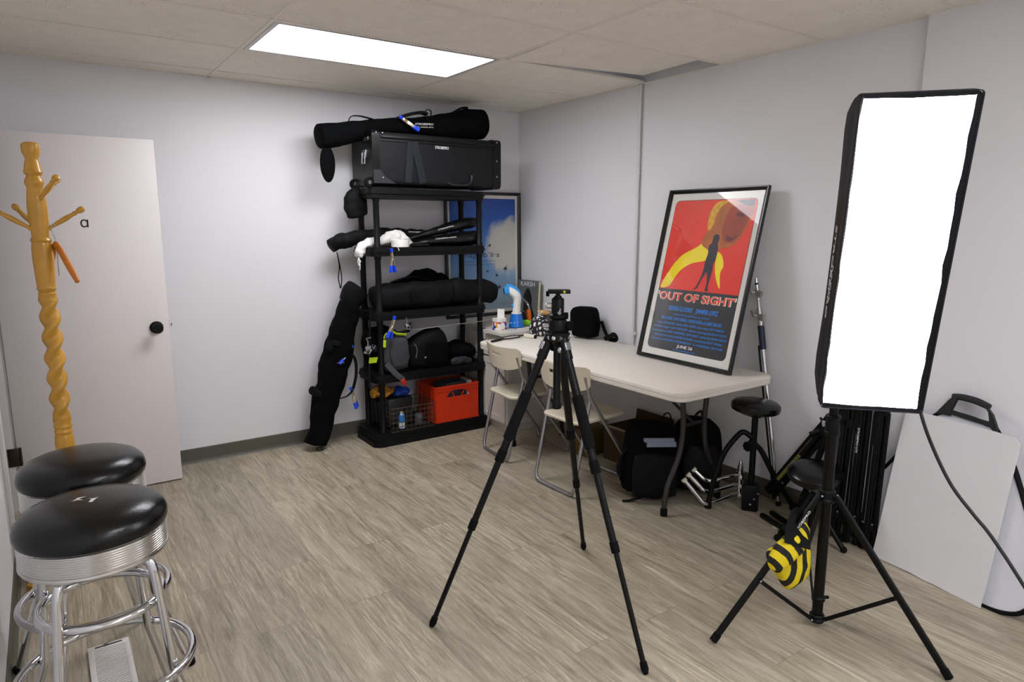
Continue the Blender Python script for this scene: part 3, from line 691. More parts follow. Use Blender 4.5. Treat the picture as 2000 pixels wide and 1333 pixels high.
# ---- second tier: backpack, camera bags, fishing rods
gp = thing('backpack', 'grey backpack with lime green trim hanging over the lower shelf edge', 'backpack', (1.96, 4.24, .506))
gm = mat('grey_cordura', '3c3d41', .8, var=.1, bump=.2, bs=350.); lime = mat('lime_fabric', 'b4d814', .6)
b = MB(); b.loft([(1.968, 4.262, .535), (1.962, 4.262, .60), (1.958, 4.262, .68), (1.955, 4.262, .74), (1.955, 4.262, .765)], [.085, .102, .105, .095, .07], [.045, .055, .056, .05, .035], up=(0, 1, 0), m=22, n=36, p=3.2, nz=(.006, 14, 6.), dome=.3); b.build('body', gm, gp)
b = MB(); b.pillow([(-.06, -.10), (.04, -.105), (.062, -.06), (.066, .06), (.05, .085), (-.06, .08), (-.075, 0)], .03, basis((1.975, 4.202, .655), (1, 0, 0), (.05, .1, 1)), nz=(.003, 30, 2.)); b.build('front_pocket', mat('grey_pocket', '343539', .8, var=.1, bump=.2, bs=350.), gp)
b = MB(); b.tube([(1.87, 4.22, .76), (1.88, 4.21, .79), (1.93, 4.21, .80), (1.955, 4.212, .785), (2.03, 4.215, .772)], .010, 8, smooth=20, flat=.5); b.strap([(1.868, 4.213, .75), (1.862, 4.205, .70)], .02, .006, up=(0, 1, 0)); b.build('lime_trim', lime, gp)
b = MB(); b.strap([(1.872, 4.205, .585), (1.92, 4.18, .52), (1.965, 4.172, .478), (1.98, 4.172, .46)], .04, .010, up=(0, 1, 0), m=16); st_ = b.build('shoulder_strap', gm, gp)
b = MB(); b.loft([(1.972, 4.168, .468), (1.984, 4.168, .44), (1.982, 4.168, .425)], [.016, .018, .008], [.006] * 3, up=(0, 1, 0), m=6); b.build('red_tab', mat('red_tab', 'b81612', .5), st_)
b = MB(); b.tube([(1.88, 4.20, .575), (1.95, 4.17, .495)], .0015, 6); b.build('reflective_piping', mat('piping', 'c8c8c8', .4), gp)

cb = thing('camera_bag', 'black camera bag with a small silver tag beside the grey backpack', 'bag', (2.22, 4.29, .506))
b = MB(); b.loft([(2.22, 4.30, .535), (2.222, 4.30, .60), (2.222, 4.30, .69), (2.215, 4.30, .735), (2.21, 4.30, .752)], [.15, .165, .16, .14, .11], [.075, .085, .085, .075, .06], up=(0, 1, 0), m=22, n=40, p=3.6, nz=(.006, 12, 8.), dome=.3); b.build('body', blackfab2, cb)
b = MB(); b.tube([(2.09, 4.205, .70), (2.105, 4.20, .66), (2.095, 4.20, .60)], .005, 8, smooth=12); b.build('side_loop', mat('dull_grey', '4a4b50', .5), cb)
b = MB(); b.box((2.185, 4.2085, .595), (.034, .003, .012), bev=.001); b.build('name_tag', mat('tag_grey', '8f9094', .5), cb)
b = MB(); b.pillow([(-.09, -.075), (.09, -.075), (.10, .02), (.085, .08), (-.085, .08), (-.10, .02)], .024, basis((2.27, 4.212, .62), (1, 0, 0), (0, .02, 1))); b.build('front_flap', blackfab, cb)
jk = MB(); jk.loft([(2.44, 4.36, .575), (2.52, 4.36, .59), (2.60, 4.36, .575), (2.63, 4.36, .56)], [.10, .11, .10, .07], [.062, .075, .062, .045], m=20, nz=(.02, 13, 4.), dome=.3)
tag(jk.build('jacket', blackfab), 'crumpled black jacket at the right end of the lower shelf', 'jacket')
gs = MB(); gs.loft([(2.40, 4.225, .53), (2.46, 4.225, .54), (2.52, 4.225, .535), (2.56, 4.225, .525)], [.02, .022, .02, .012], [.022, .030, .026, .016], m=14, nz=(.01, 25, 4.)); tag(gs.build('cloth_pouch', mat('dark_slate', '23252b', .8, bump=.2, bs=200.)), 'dark slate cloth pouch in front of the black jacket', 'pouch')
kb = MB(); kb.loft([(1.835, 4.385, .66), (1.90, 4.40, .67), (1.98, 4.43, .66), (2.05, 4.44, .62)], [.10, .11, .09, .06], [.14, .155, .15, .10], m=20, nz=(.014, 12, 5.)); tag(kb.build('gear_bag', blackfab), 'black soft gear bag behind the grey backpack', 'bag')

def fishing_reel(parent, c, k=1., rot=0):
    c = V(c); Rm = Matrix.Rotation(R(rot), 3, 'Z')
    P = lambda x, y, z: c + Rm @ V((x * k, y * k, z * k))
    b = MB(); b.loft([P(-.012, 0, -.012), P(.012, 0, -.010)], [.014 * k, .012 * k], [.016 * k, .016 * k], m=5); b.tube([P(0, 0, .0), P(-.002, 0, .03), P(-.012, 0, .045), P(.018, 0, .047)], .004 * k, 8); r = b.build('reel_body', mat('reel_silver', 'b9bcc2', .2, metal=.9), parent)
    b = MB(); b.lathe([(0, 0), (.019, 0), (.020, .003), (.015, .006), (.015, .020), (.020, .024), (.018, .028), (0, .028)], 20, along(P(.014, 0, -.012), Rm @ V((1, 0, -.1))) @ Matrix.Scale(k, 4)); b.build('spool', mat('spool_dark', '3b4046', .25, metal=.8), parent)
    b = MB(); b.tube([P(0, -.014, -.012), P(0, -.030, -.014), P(-.018, -.034, -.032), P(-.035, -.034, -.026)], .003 * k, 8); b.loft([P(-.035, -.034, -.026), P(-.046, -.034, -.020)], .006 * k, .006 * k, m=3); b.build('crank', steel, parent)
    b = MB(); b.tube([P(.018, .022, -.012), P(.036, .012, .004), P(.036, -.012, .004), P(.018, -.022, -.012)], .002 * k, 8, smooth=12); b.build('bail', chrome, parent)
fr = thing('fishing_rod', 'thin fishing rod laid across the shelf over the grey backpack toward the white cabinet', 'fishing rod', (2.03, 4.215, .80))
b = MB(); b.tube([(1.985, 4.22, .790), (2.06, 4.222, .797), (2.3, 4.222, .806), (2.6, 4.215, .814), (2.82, 4.215, .822)], [.007, .0035, .003, .0025, .002], 8); b.build('blank', mat('rod_blank', '8e8b86', .3), fr)
b = MB(); b.loft([(1.94, 4.22, .785), (2.02, 4.22, .793), (2.06, 4.222, .797)], .011, .011, m=6); b.build('grip', rubber, fr)
fishing_reel(fr, (2.035, 4.205, .845), 1.0, 25)
f2 = thing('fishing_rod', 'upright fishing rod with chrome reel at the left end of the lower shelf', 'fishing rod', (1.745, 4.18, .43))
b = MB(); b.tube([(1.735, 4.185, .44), (1.742, 4.183, .70), (1.762, 4.18, 1.02)], [.010, .009, .003], 10); b.build('blank', blackplastic, f2)
fishing_reel(f2, (1.728, 4.165, .725), 1.25, 10)
yt = MB(); yt.prism([(-.036, -.018), (.022, -.020), (.036, .016), (-.030, .020)], .003, basis((1.765, 4.176, .628), (1, .15, 0), (0, .05, 1))); tag(yt.build('tag', lime), 'flat lime-yellow tag under the chrome fishing reel', 'tag')

# ---- bottom tier: crate, wire basket, dark box with cloths
cr = thing('crate', 'orange-red plastic crate on the bottom shelf', 'crate', (2.43, 4.33, .093))
crm = mat('orange_plastic', 'cf330a', .45, var=.04)
KX0, KX1, KY0, KY1, KZ0, KZ1 = 2.245, 2.612, 4.205, 4.49, .093, .362
def crate_wall(p0, p1, inward, holes):
    p0, p1 = V(p0), V(p1); L = (p1 - p0).length; M = basis(p0, p1 - p0, Z)
    zz = (M.to_3x3() @ V((0, 0, 1))).dot(V(inward)); t = .006 if zz > 0 else -.006
    b = MB(); hh = KZ1 - KZ0
    if holes:
        z0, z1 = hh * .68, hh * .86; a, c_ = L * .24, L * .80
        # wall pieced round a trapezoid of triangular openings
        b.prism([(0, 0), (L, 0), (L, z0), (0, z0)], t, M); b.prism([(0, z0), (a, z0), (a + .045, z1), (0, z1)], t, M); b.prism([(c_, z0), (L, z0), (L, z1), (c_ - .045, z1)], t, M); b.prism([(0, z1), (L, z1), (L, hh), (0, hh)], t, M)
        q1 = a + (c_ - a) * .34; q2 = a + (c_ - a) * .66
        b.prism([(q1 - .002, z0), (q1 + .006, z0), (a + .052, z1), (a + .044, z1)], t, M); b.prism([(q2 - .006, z0), (q2 + .002, z0), (c_ - .044, z1), (c_ - .052, z1)], t, M)
    else: b.prism([(0, 0), (L, 0), (L, hh), (0, hh)], t, M)
    o_ = -.005 if t > 0 else .005
    for za, zb in ((0, .018), (hh - .014, hh), (hh * .87, hh * .89)): b.prism([(0, za), (L, za), (L, zb), (0, zb)], o_, M)
    for xa in (.002, L * .19, L * .78, L - .014): b.prism([(xa, 0), (xa + .010, 0), (xa + .010, hh), (xa, hh)], o_ * .7, M)
    return b.build('side', crm, cr, smooth=False)
crate_wall((KX0, KY0, KZ0), (KX1, KY0, KZ0), (0, 1, 0), True); crate_wall((KX0, KY1, KZ0), (KX1, KY1, KZ0), (0, -1, 0), False)
crate_wall((KX0, KY0 + .006, KZ0), (KX0, KY1 - .006, KZ0), (1, 0, 0), False); crate_wall((KX1, KY0 + .006, KZ0), (KX1, KY1 - .006, KZ0), (-1, 0, 0), False)
b = MB(); b.box(((KX0 + KX1) / 2, (KY0 + KY1) / 2, KZ0 + .004), (KX1 - KX0 - .014, KY1 - KY0 - .014, .006)); b.build('base', crm, cr, smooth=False)
gb = MB(); gb.box((2.44, 4.33, .285), (.20, .15, .17), RZ(8), bev=.008); tag(gb.build('power_pack', mat('slate_plastic', '33383f', .5)), 'dark grey box sticking out of the orange crate', 'box')
pp = MB(); pp.box((2.572, 4.32, .275), (.035, .14, .19), RZ(-6), bev=.004); tag(pp.build('paper_bundle', mat('paper', 'd8d8dc', .8)), 'white papers at the right end of the orange crate', 'papers')
bp_ = MB(); bp_.loft([(2.30, 4.27, .12), (2.31, 4.27, .2), (2.315, 4.27, .30)], [.03, .03, .02], [.03, .03, .02], m=8, nz=(.006, 20, 1)); tag(bp_.build('rolled_cloth', mat('tan_cloth', '7d7258', .8)), 'tan cloth seen through the hand hole of the orange crate', 'cloth')

wk = thing('wire_basket', 'black wire basket on the bottom shelf left of the orange crate', 'basket', (2.04, 4.32, .093))
wm = mat('dark_wire', '6a665e', .3, metal=.85)
BX0, BX1, BY0, BY1 = 1.875, 2.225, 4.165, 4.46
for k, z in enumerate((.096, .13, .165, .20, .235, .268)):
    e = .012 * (1 - k / 5); b = MB(); b.tube([(BX0 + e, BY0 + e, z), (BX1 - e, BY0 + e, z), (BX1 - e, BY1 - e, z), (BX0 + e, BY1 - e, z)], .0024 if k < 5 else .0035, 8, closed=True); b.build('rail', wm, wk)
for x in [BX0 + .02 + i * (BX1 - BX0 - .04) / 9 for i in range(10)]:
    b = MB(); b.tube([(x, BY0, .268), (x, BY0 + .012, .097), (x, BY1 - .012, .097), (x, BY1, .268)], .0016, 6); b.build('wire', wm, wk)
for y in [BY0 + .03 + i * (BY1 - BY0 - .06) / 5 for i in range(6)]:
    b = MB(); b.tube([(BX0, y, .268), (BX0 + .012, y, .097), (BX1 - .012, y, .097), (BX1, y, .268)], .0016, 6); b.build('wire', wm, wk)
sp = thing('spray_can', 'blue and white spray can inside the wire basket', 'can', (1.985, 4.22, .10))
b = MB(); b.lathe([(0, 0), (.02, 0), (.022, .003), (.022, .09), (.018, .1), (0, .1)], 20, Matrix.Translation((1.985, 4.225, .10))); b.build('can', mat('can_blue', '2f86d8', .3), sp)
b = MB(); b.lathe([(.0225, .0), (.0225, .04)], 20, Matrix.Translation((1.985, 4.225, .105))); b.build('label_band', mat('can_white', 'e0e2e4', .4), sp)
b = MB(); b.lathe([(0, .1), (.012, .1), (.012, .12), (0, .12)], 16, Matrix.Translation((1.985, 4.225, .10))); b.build('nozzle', whiteplastic, sp)
gj = MB(); gj.lathe([(0, 0), (.028, 0), (.030, .004), (.030, .07), (.024, .08), (0, .08)], 20, Matrix.Translation((2.13, 4.25, .10))); tag(gj.build('jar', mat('dull_grey', '', 0)), 'dark jar inside the wire basket near the orange crate', 'jar')
bx = MB(); bx.box((1.99, 4.495, .215), (.26, .045, .24), bev=.006); tag(bx.build('box', mat('black_card', '121212', .7)), 'flat black box behind the wire basket on the bottom shelf', 'box')
cb2 = MB(); cb2.box((1.99, 4.34, .218), (.19, .19, .20), bev=.01); tag(cb2.build('speaker', mat('black_leatherette', '0d0d0e', .5)), 'black cube standing in the wire basket under the blue rag', 'box')
yc = MB(); yc.loft([(1.79, 4.285, .372), (1.84, 4.285, .378), (1.90, 4.29, .374), (1.955, 4.30, .362)], [.03, .045, .045, .02], [.022, .034, .030, .016], m=20, nz=(.026, 24, 3.)); tag(yc.build('yellow_cloth', mat('ochre_cloth', 'a8700a', .8, var=.2, bump=.3, bs=80.)), 'crumpled ochre yellow cloth above the wire basket', 'cloth')
bc = MB(); bc.loft([(1.965, 4.30, .350), (2.01, 4.30, .352), (2.06, 4.31, .345), (2.09, 4.31, .342)], [.03, .045, .040, .01], [.016, .026, .024, .006], m=18, nz=(.026, 28, 8.)); tag(bc.build('blue_rag', mat('blue_rag', '0d3a9c', .8, var=.2, bump=.3, bs=80.)), 'crumpled blue rag beside the ochre cloth', 'cloth')
# ------------------------------------------------------------------ cabinet in the corner, poster on it
cab = thing('cabinet', 'white low cabinet in the back corner carrying the blue cloud poster', 'cabinet', (2.95, 4.25, 0))
wcab = mat('cabinet_white', 'd2cdc6', .5, var=.02)
b = MB(); b.box(((2.70 + 3.24) / 2, (3.945 + 4.56) / 2, .06 + .34), (.54, .615, .68), bev=.002); b.box(((2.73 + 3.24) / 2, (3.97 + 4.56) / 2, .03), (.51, .59, .06)); b.build('body', wcab, cab, smooth=False)
b = MB(); b.prism([(2.645, 3.93), (3.245, 3.93), (3.245, 4.585), (2.705, 4.585), (2.705, 4.185), (2.645, 4.185)], .76, h0=.738); b.build('top', mat('cabinet_top', 'd8d3cb', .4, var=.02), cab)
b = MB(); b.box((2.985, 4.573, .779), (.52, .022, .036), bev=.002); b.build('backsplash', wcab, cab, smooth=False)
def panel_door(y0, y1, z0, z1, nm):
    b = MB(); x = 2.700
    b.box((x - .008, (y0 + y1) / 2, (z0 + z1) / 2), (.012, y1 - y0, z1 - z0), bev=.001)
    f = .045
    for (ya, yb, za, zb) in ((y0, y1, z0, z0 + f), (y0, y1, z1 - f, z1), (y0, y0 + f, z0 + f, z1 - f), (y1 - f, y1, z0 + f, z1 - f)): b.box((x - .017, (ya + yb) / 2, (za + zb) / 2), (.007, yb - ya, zb - za), bev=.0015)
    b.build(nm, wcab, cab, smooth=False)
panel_door(3.955, 4.55, .565, .725, 'drawer'); panel_door(3.955, 4.245, .08, .55, 'door'); panel_door(4.255, 4.55, .08, .55, 'door')

glassm = None
def glass():
    t = NT('poster_glazing'); t.t.nodes.remove(t.b)
    out = t.t.nodes['Material Output']; tr = t.n('ShaderNodeBsdfTransparent'); gl = t.n('ShaderNodeBsdfGlossy', Roughness=.03); fr = t.n('ShaderNodeFresnel', IOR=1.45); mx = t.n('ShaderNodeMixShader')
    nz = t.n('ShaderNodeTexNoise', Scale=2.); rg = t.n('ShaderNodeMath', operation='MULTIPLY_ADD'); t.l(nz, 'Fac', rg, 0); rg.inputs[1].default_value = .02; rg.inputs[2].default_value = .02; t.l(rg, 0, gl, 'Roughness')
    hf = t.n('ShaderNodeMath', operation='MULTIPLY'); t.l(fr, 'Fac', hf, 0); hf.inputs[1].default_value = .14; t.l(hf, 0, mx, 0); t.l(tr, 'BSDF', mx, 1); t.l(gl, 'BSDF', mx, 2); t.l(mx, 'Shader', out, 'Surface'); return t.m
glassm = glass()
framem = mat('frame_black', '0f0f10', .3, var=.1)
artboard = mat('poster_paper', 'e4e1da', .6, var=.01)

def framed(name, label, W, H, M, rail=.024, dep=.022):
    """picture frame in local xy (origin bottom centre), z toward the viewer"""
    t = thing(name, label, 'poster', M.translation)
    b = MB()
    prof = [(0, 0), (rail, 0), (rail, dep * .55), (rail * .75, dep * .7), (rail * .35, dep), (0, dep)]
    c = [(-W / 2, 0), (W / 2, 0), (W / 2, H), (-W / 2, H)]
    dirs = [(1, 1), (-1, 1), (-1, -1), (1, -1)]
    rings = [b._ring([M @ V((x + dx * u, y + dy * u, v)) for u, v in prof]) for (x, y), (dx, dy) in zip(c, dirs)]
    for i in range(4): b._bridge(rings[i], rings[(i + 1) % 4])
    b.build('frame', framem, t, smooth=False)
    b = MB(); b.box((0, H / 2, .003), (W - rail, H - rail, .004)); b.bm.transform(M); b.build('backing', artboard, t, smooth=False)
    return t
def sheet(poly, lvl, M): return poly, lvl, M
def flat(t, name, poly, lvl, m_, M):
    b = MB(); b.prism(poly, lvl + .0002, M, h0=lvl); return b.build(name, m_, t, smooth=False)
def spl(pts, k=6):
    P = [V((x, y, 0)) for x, y in pts]; n = len(P); out = []
    for i in range(n):
        p0, p1, p2, p3 = P[i - 1], P[i], P[(i + 1) % n], P[(i + 2) % n]
        for j in range(k):
            u = j / k; q = .5 * ((2 * p1) + (p2 - p0) * u + (2 * p0 - 5 * p1 + 4 * p2 - p3) * u * u + (3 * p1 - p0 - 3 * p2 + p3) * u ** 3); out.append((q.x, q.y))
    return out

# sky poster on the cabinet, leaning on the back wall
def skymat():
    t = NT('sky_print'); b = t.b; m = t.co(); sx = t.n('ShaderNodeSeparateXYZ'); t.l(m, 'Vector', sx, 'Vector')
    g = t.ramp([(.0, lin('a9bcc4')), (.25, lin('8fb0cc')), (.5, lin('5a94d8')), (.75, lin('1f5fc0')), (1., lin('0d3c9a'))])
    mp = t.n('ShaderNodeMapRange'); mp.inputs['From Min'].default_value = 0.; mp.inputs['From Max'].default_value = 1.; t.l(sx, 'Z', mp, 'Value'); t.l(mp, 'Result', g, 'Fac')
    n = t.n('ShaderNodeTexNoise', Scale=4.5, Detail=8., Roughness=.6); t.l(m, 'Vector', n, 'Vector')
    d = t.n('ShaderNodeVectorMath', operation='DISTANCE'); t.l(m, 'Vector', d, 0); d.inputs[1].default_value = (.25, .03, .55)
    ms = t.n('ShaderNodeMapRange'); ms.inputs['From Min'].default_value = .33; ms.inputs['From Max'].default_value = .05; t.l(d, 'Value', ms, 'Value')
    ad = t.n('ShaderNodeMath', operation='MULTIPLY_ADD'); t.l(n, 'Fac', ad, 0); ad.inputs[1].default_value = .9; t.l(ms, 'Result', ad, 2)
    r = t.ramp([(.72, (0, 0, 0, 1)), (.95, (1, 1, 1, 1))]); t.l(ad, 'Value', r, 'Fac')
    mx = t.n('ShaderNodeMix', data_type='RGBA'); t.l(r, 'Color', mx, 0); t.l(g, 'Color', mx, 6); mx.inputs[7].default_value = lin('d2d1c8'); t.l(mx, 2, b, 'Base Color'); b.inputs['Roughness'].default_value = .5
    return t.m
H1, W1 = .985, .705
p0 = V((2.908, 4.576, .7985)); tilt = V((0, .016, 1)).normalized()
Mp = basis(p0, (1, 0, 0), tilt)
ps = framed('cloud_poster', 'framed poster of blue sky and white cloud on the cabinet behind the shelving', W1, H1, Mp)
flat(ps, 'print', rrect(W1 - .09, H1 - .10, .004, cx=0, cy=H1 / 2), .0052, skymat(), Mp)
inkm = mat('navy_ink', '1b2338', .6)
text('mag·nó´li·a', Mp @ Matrix.Translation((-.025, .490, .0057)), .058, inkm, ps, w=.345)
text('things fall down. people look up.', Mp @ Matrix.Translation((-.04, .443, .0057)), .018, mat('slate_ink', '4a5a78', .6), ps, w=.30)
text('and when it rains, it pours.', Mp @ Matrix.Translation((-.03, .417, .0057)), .018, MATS['slate_ink'], ps, w=.28)
bird = mat('bird_ink', '2a2c30', .6)
for (x, y, s_, a) in ((.205, .375, 1., 30), (.120, .325, .7, -40), (.145, .225, .9, 70), (.055, .565, .7, 10), (.03, .36, .6, 0), (-.02, .80, .9, 5)):
    pl = [(-.035, .012), (-.012, .008), (0, .022), (.012, .010), (.04, .024), (.018, -.002), (.020, -.022), (.004, -.012), (-.012, -.026), (-.010, -.006)]
    ca, sa = cos(R(a)), sin(R(a)); flat(ps, 'bird', spl([(x + s_ * (u * ca - v * sa) * .8, y + s_ * (u * sa + v * ca) * .8) for u, v in pl], 3), .0055, bird, Mp)
b = MB(); b.box((0, H1 / 2, .0085), (W1 - .03, H1 - .03, .002)); b.bm.transform(Mp); b.build('glazing', glassm, ps, smooth=False)

# red film poster on the table, leaning on the right wall
H2, W2 = 1.025, .705
d2 = V((.238, 0, 1)).normalized()
Mq = basis((2.975, 2.562, .7315), (-.028, -1, 0), d2)
po = framed('red_poster', 'framed red and black film poster leaning on the wall on the table', W2, H2, Mq, rail=.022)
prt = rrect(W2 - .115, H2 - .125, .03, cx=0, cy=H2 / 2); PWW, PHH = W2 - .115, H2 - .125; PB = (H2 - PHH) / 2; PT = PB + PHH
blk = mat('print_charcoal', '2b2b2e', .5); redm = mat('print_red', 'ea3218', .5, var=.05, vs=3.); yel = mat('print_yellow', 'f8e00c', .5, var=.04); ora = mat('print_ochre', 'b8621a', .5, var=.2, vs=20.); dkr = mat('print_maroon', '6b1f16', .5, var=.15); tit = mat('print_title', 'f04a2c', .5); blu = mat('print_blue', '1a8cf0', .5)
flat(po, 'print', prt, .0052, blk, Mq)
def cliptop(z): # upper red field with rounded top corners
    return [(x, y) for x, y in prt if y > z]
ysp = PB + PHH * .405
top_ = cliptop(ysp); flat(po, 'red_field', [(PWW / 2 - .003, ysp)] + [(x * .992, y - .003) for x, y in top_] + [(-PWW / 2 + .003, ysp)], .0055, redm, Mq)
def Q(u, v): return (-PWW / 2 + PWW * u, PB + PHH * v)
# plain stand-in picture: a yellow jacket shape, an ochre head shape, a dark standing figure
flat(po, 'jacket_shape', spl([Q(.02, .415), Q(.10, .53), Q(.22, .63), Q(.42, .70), Q(.50, .765), Q(.60, .72), Q(.66, .66), Q(.60, .62), Q(.50, .60), Q(.36, .58), Q(.24, .53), Q(.16, .45), Q(.12, .42)], 5), .0058, yel, Mq)
flat(po, 'lapel_shape', spl([Q(.66, .66), Q(.72, .64), Q(.76, .58), Q(.74, .53), Q(.77, .435), Q(.70, .50), Q(.66, .58)], 5), .0058, yel, Mq)
flat(po, 'neck_shape', spl([Q(.44, .72), Q(.50, .80), Q(.62, .80), Q(.74, .72), Q(.62, .66), Q(.52, .68)], 5), .0061, ora, Mq)
flat(po, 'head_shape', spl([Q(.50, .80), Q(.46, .88), Q(.50, .955), Q(.62, .988), Q(.82, .988), Q(.965, .965), Q(.965, .88), Q(.90, .78), Q(.83, .715), Q(.72, .69), Q(.60, .74)], 6), .0064, ora, Mq)
flat(po, 'face_shape', spl([Q(.66, .82), Q(.70, .93), Q(.84, .965), Q(.945, .94), Q(.945, .88), Q(.87, .77), Q(.80, .725), Q(.70, .735)], 6), .0067, mat('print_rust', 'a33a1c', .5, var=.2, vs=14.), Mq)
flat(po, 'hair_shape', spl([Q(.47, .86), Q(.49, .94), Q(.56, .985), Q(.66, .985), Q(.60, .95), Q(.56, .90), Q(.53, .82), Q(.49, .80)], 5), .0067, mat('print_amber', 'e0a818', .5, var=.25, vs=40.), Mq)
flat(po, 'cap_shape', [Q(.74, .990), Q(.965, .990), Q(.965, .95), Q(.88, .955), Q(.80, .975)], .0070, blk, Mq)
flat(po, 'shadow_shape', spl([Q(.78, .90), Q(.84, .915), Q(.90, .895), Q(.84, .885)], 5), .0070, dkr, Mq)
flat(po, 'shadow_shape', spl([Q(.72, .77), Q(.79, .755), Q(.86, .775), Q(.80, .74), Q(.74, .735)], 5), .0070, dkr, Mq)
fig = mat('print_figure', '2a1c2e', .5, var=.2, vs=30.)
flat(po, 'figure_shape', spl([Q(.60, .775), Q(.635, .77), Q(.65, .745), Q(.64, .715), Q(.655, .69), Q(.655, .62), Q(.635, .585), Q(.64, .55), Q(.635, .50), Q(.625, .44), Q(.64, .415), Q(.60, .415), Q(.605, .45), Q(.595, .50), Q(.575, .53), Q(.53, .475), Q(.50, .425), Q(.44, .412), Q(.48, .43), Q(.52, .50), Q(.535, .55), Q(.535, .60), Q(.55, .65), Q(.54, .70), Q(.57, .72), Q(.575, .76)], 4), .0073, fig, Mq)
TM = lambda u, v: Mq @ Matrix.Translation((-PWW / 2 + PWW * u, PB + PHH * v, .0058))
text("'OUT OF SIGHT'", TM(.5, .355) @ Matrix.Rotation(R(0), 4, 'Z'), .062, mat('print_cream', 'efe6d8', .5), po, 'title', w=PWW * .985, bold=.045, ext=.0001)
text("'OUT OF SIGHT'", TM(.5, .355) @ Matrix.Translation((0, 0, .0003)), .058, tit, po, 'title', w=PWW * .955, bold=.022, ext=.0001)
text('GEORGE CLOONEY    JENNIFER LOPEZ', TM(.5, .278), .036, blu, po, w=PWW * .62, bold=.012)
text('UNIVERSAL PICTURES presents a JERSEY FILMS production "OUT OF SIGHT"', TM(.5, .24), .014, blu, po, w=PWW * .46)
text('VING RHAMES · DON CHEADLE · DENNIS FARINA and ALBERT BROOKS', TM(.5, .21), .026, blu, po, w=PWW * .76, bold=.01)
for i, (s_, w_) in enumerate((('music by CLIFF MARTINEZ  edited by ANNE V. COATES  costume designer BETSY HEIMANN', .84), ('production designer GARY FRUTKOFF  director of photography ELLIOT DAVIS', .92), ('executive producers BARRY SONNENFELD  JOHN HARDY  produced by DANNY DEVITO', .94), ('based upon the novel by ELMORE LEONARD  screenplay by SCOTT FRANK', .86), ('directed by STEVEN SODERBERGH   A UNIVERSAL PICTURE', .90))):
    text(s_, TM(.5, .178 - i * .028), .017, blu, po, w=PWW * w_, bold=.006)
text('JUNE 26', TM(.5, .037), .024, whiteink, po, 'date', w=PWW * .20, bold=.02)
text('www.outofsight.com', TM(.5, .013), .014, blu, po, w=PWW * .28)
b = MB(); b.box((0, H2 / 2, .0100), (W2 - .03, H2 - .03, .0016)); b.bm.transform(Mq); b.build('glazing', glassm, po, smooth=False)

# ------------------------------------------------------------------ folding table
tb_ = thing('folding_table', 'long cream plastic folding table along the right wall', 'table', (2.80, 3.0, 0))
TX0, TX1, TY0, TY1, TZ = 2.42, 3.18, 2.085, 3.915, .73
for y0, y1 in ((TY0, 2.9985), (3.0015, TY1)):
    near = y0 == TY0
    def half(ins, rr):
        x0, x1 = TX0 + ins, TX1 - ins; ya, yb = (y0 + ins, y1) if near else (y0, y1 - ins); out = []
        ar = lambda cx, cy, a0: [(cx + rr * cos(R(a0 + 15 * k)), cy + rr * sin(R(a0 + 15 * k))) for k in range(7)]
        if near: out = [(x1, yb), (x0, yb)] + ar(x0 + rr, ya + rr, 180) + ar(x1 - rr, ya + rr, 270)
        else: out = [(x0, ya), (x1, ya)] + ar(x1 - rr, yb - rr, 0) + ar(x0 + rr, yb - rr, 90)
        return out
    b = MB()
    lv = [(.006, .064, TZ), (.0015, .068, TZ - .003), (0, .07, TZ - .008), (0, .07, TZ - .020), (.004, .066, TZ - .0215), (.004, .066, TZ - .025), (.001, .069, TZ - .027), (.002, .068, TZ - .043), (.006, .064, TZ - .047)]
    rings = [b._ring([(x, y, z) for x, y in half(i_, r_)]) for i_, r_, z in lv]
    for p_, q_ in zip(rings, rings[1:]): b._bridge(p_, q_)
    b.bm.faces.new(rings[0]); b.bm.faces.new(rings[-1][::-1])
    b.build('tabletop', tablem, tb_)
legm = mat('brown_black_tube', '231f1e', .45, var=.08)
def legframe(yc, s):
    for sx in (-1, 1):
        b = MB(); b.tube([(2.80 + sx * .10, yc, .683), (2.80 + sx * .103, yc, .66), (2.80 + sx * .095, yc, .60), (2.80 + sx * .085, yc, .48), (2.80 + sx * .092, yc, .38), (2.80 + sx * .12, yc, .28), (2.80 + sx * .185, yc, .16), (2.80 + sx * .212, yc - s * .006, .08), (2.80 + sx * .218, yc - s * .008, .03)], .0145, 14, smooth=40)
        lg = b.build('leg', legm, tb_)
        b = MB(); b.lathe([(0, 0), (.019, 0), (.019, .035), (.0165, .042), (0, .042)], 16, Matrix.Translation((2.80 + sx * .218, yc - s * .008, 0))); b.build('foot_cap', rubber, lg)
    b = MB(); b.rod((2.50, yc, .676), (3.10, yc, .676), .0125); b.rod((2.712, yc, .47), (2.888, yc, .47), .010); b.build('crossbar', legm, tb_)
    b = MB(); b.tube([(2.80, yc, .47), (2.80, yc + s * .16, .56), (2.80, yc + s * .38, .672)], .0085, 10); b.build('brace', legm, tb_)
legframe(2.31, 1); legframe(3.69, -1)
b = MB(); b.box((2.50, 2.86, .675), (.03, .09, .014), bev=.003); b.rod((2.50, 2.82, .665), (2.50, 2.90, .665), .006); b.build('latch', steel, tb_)

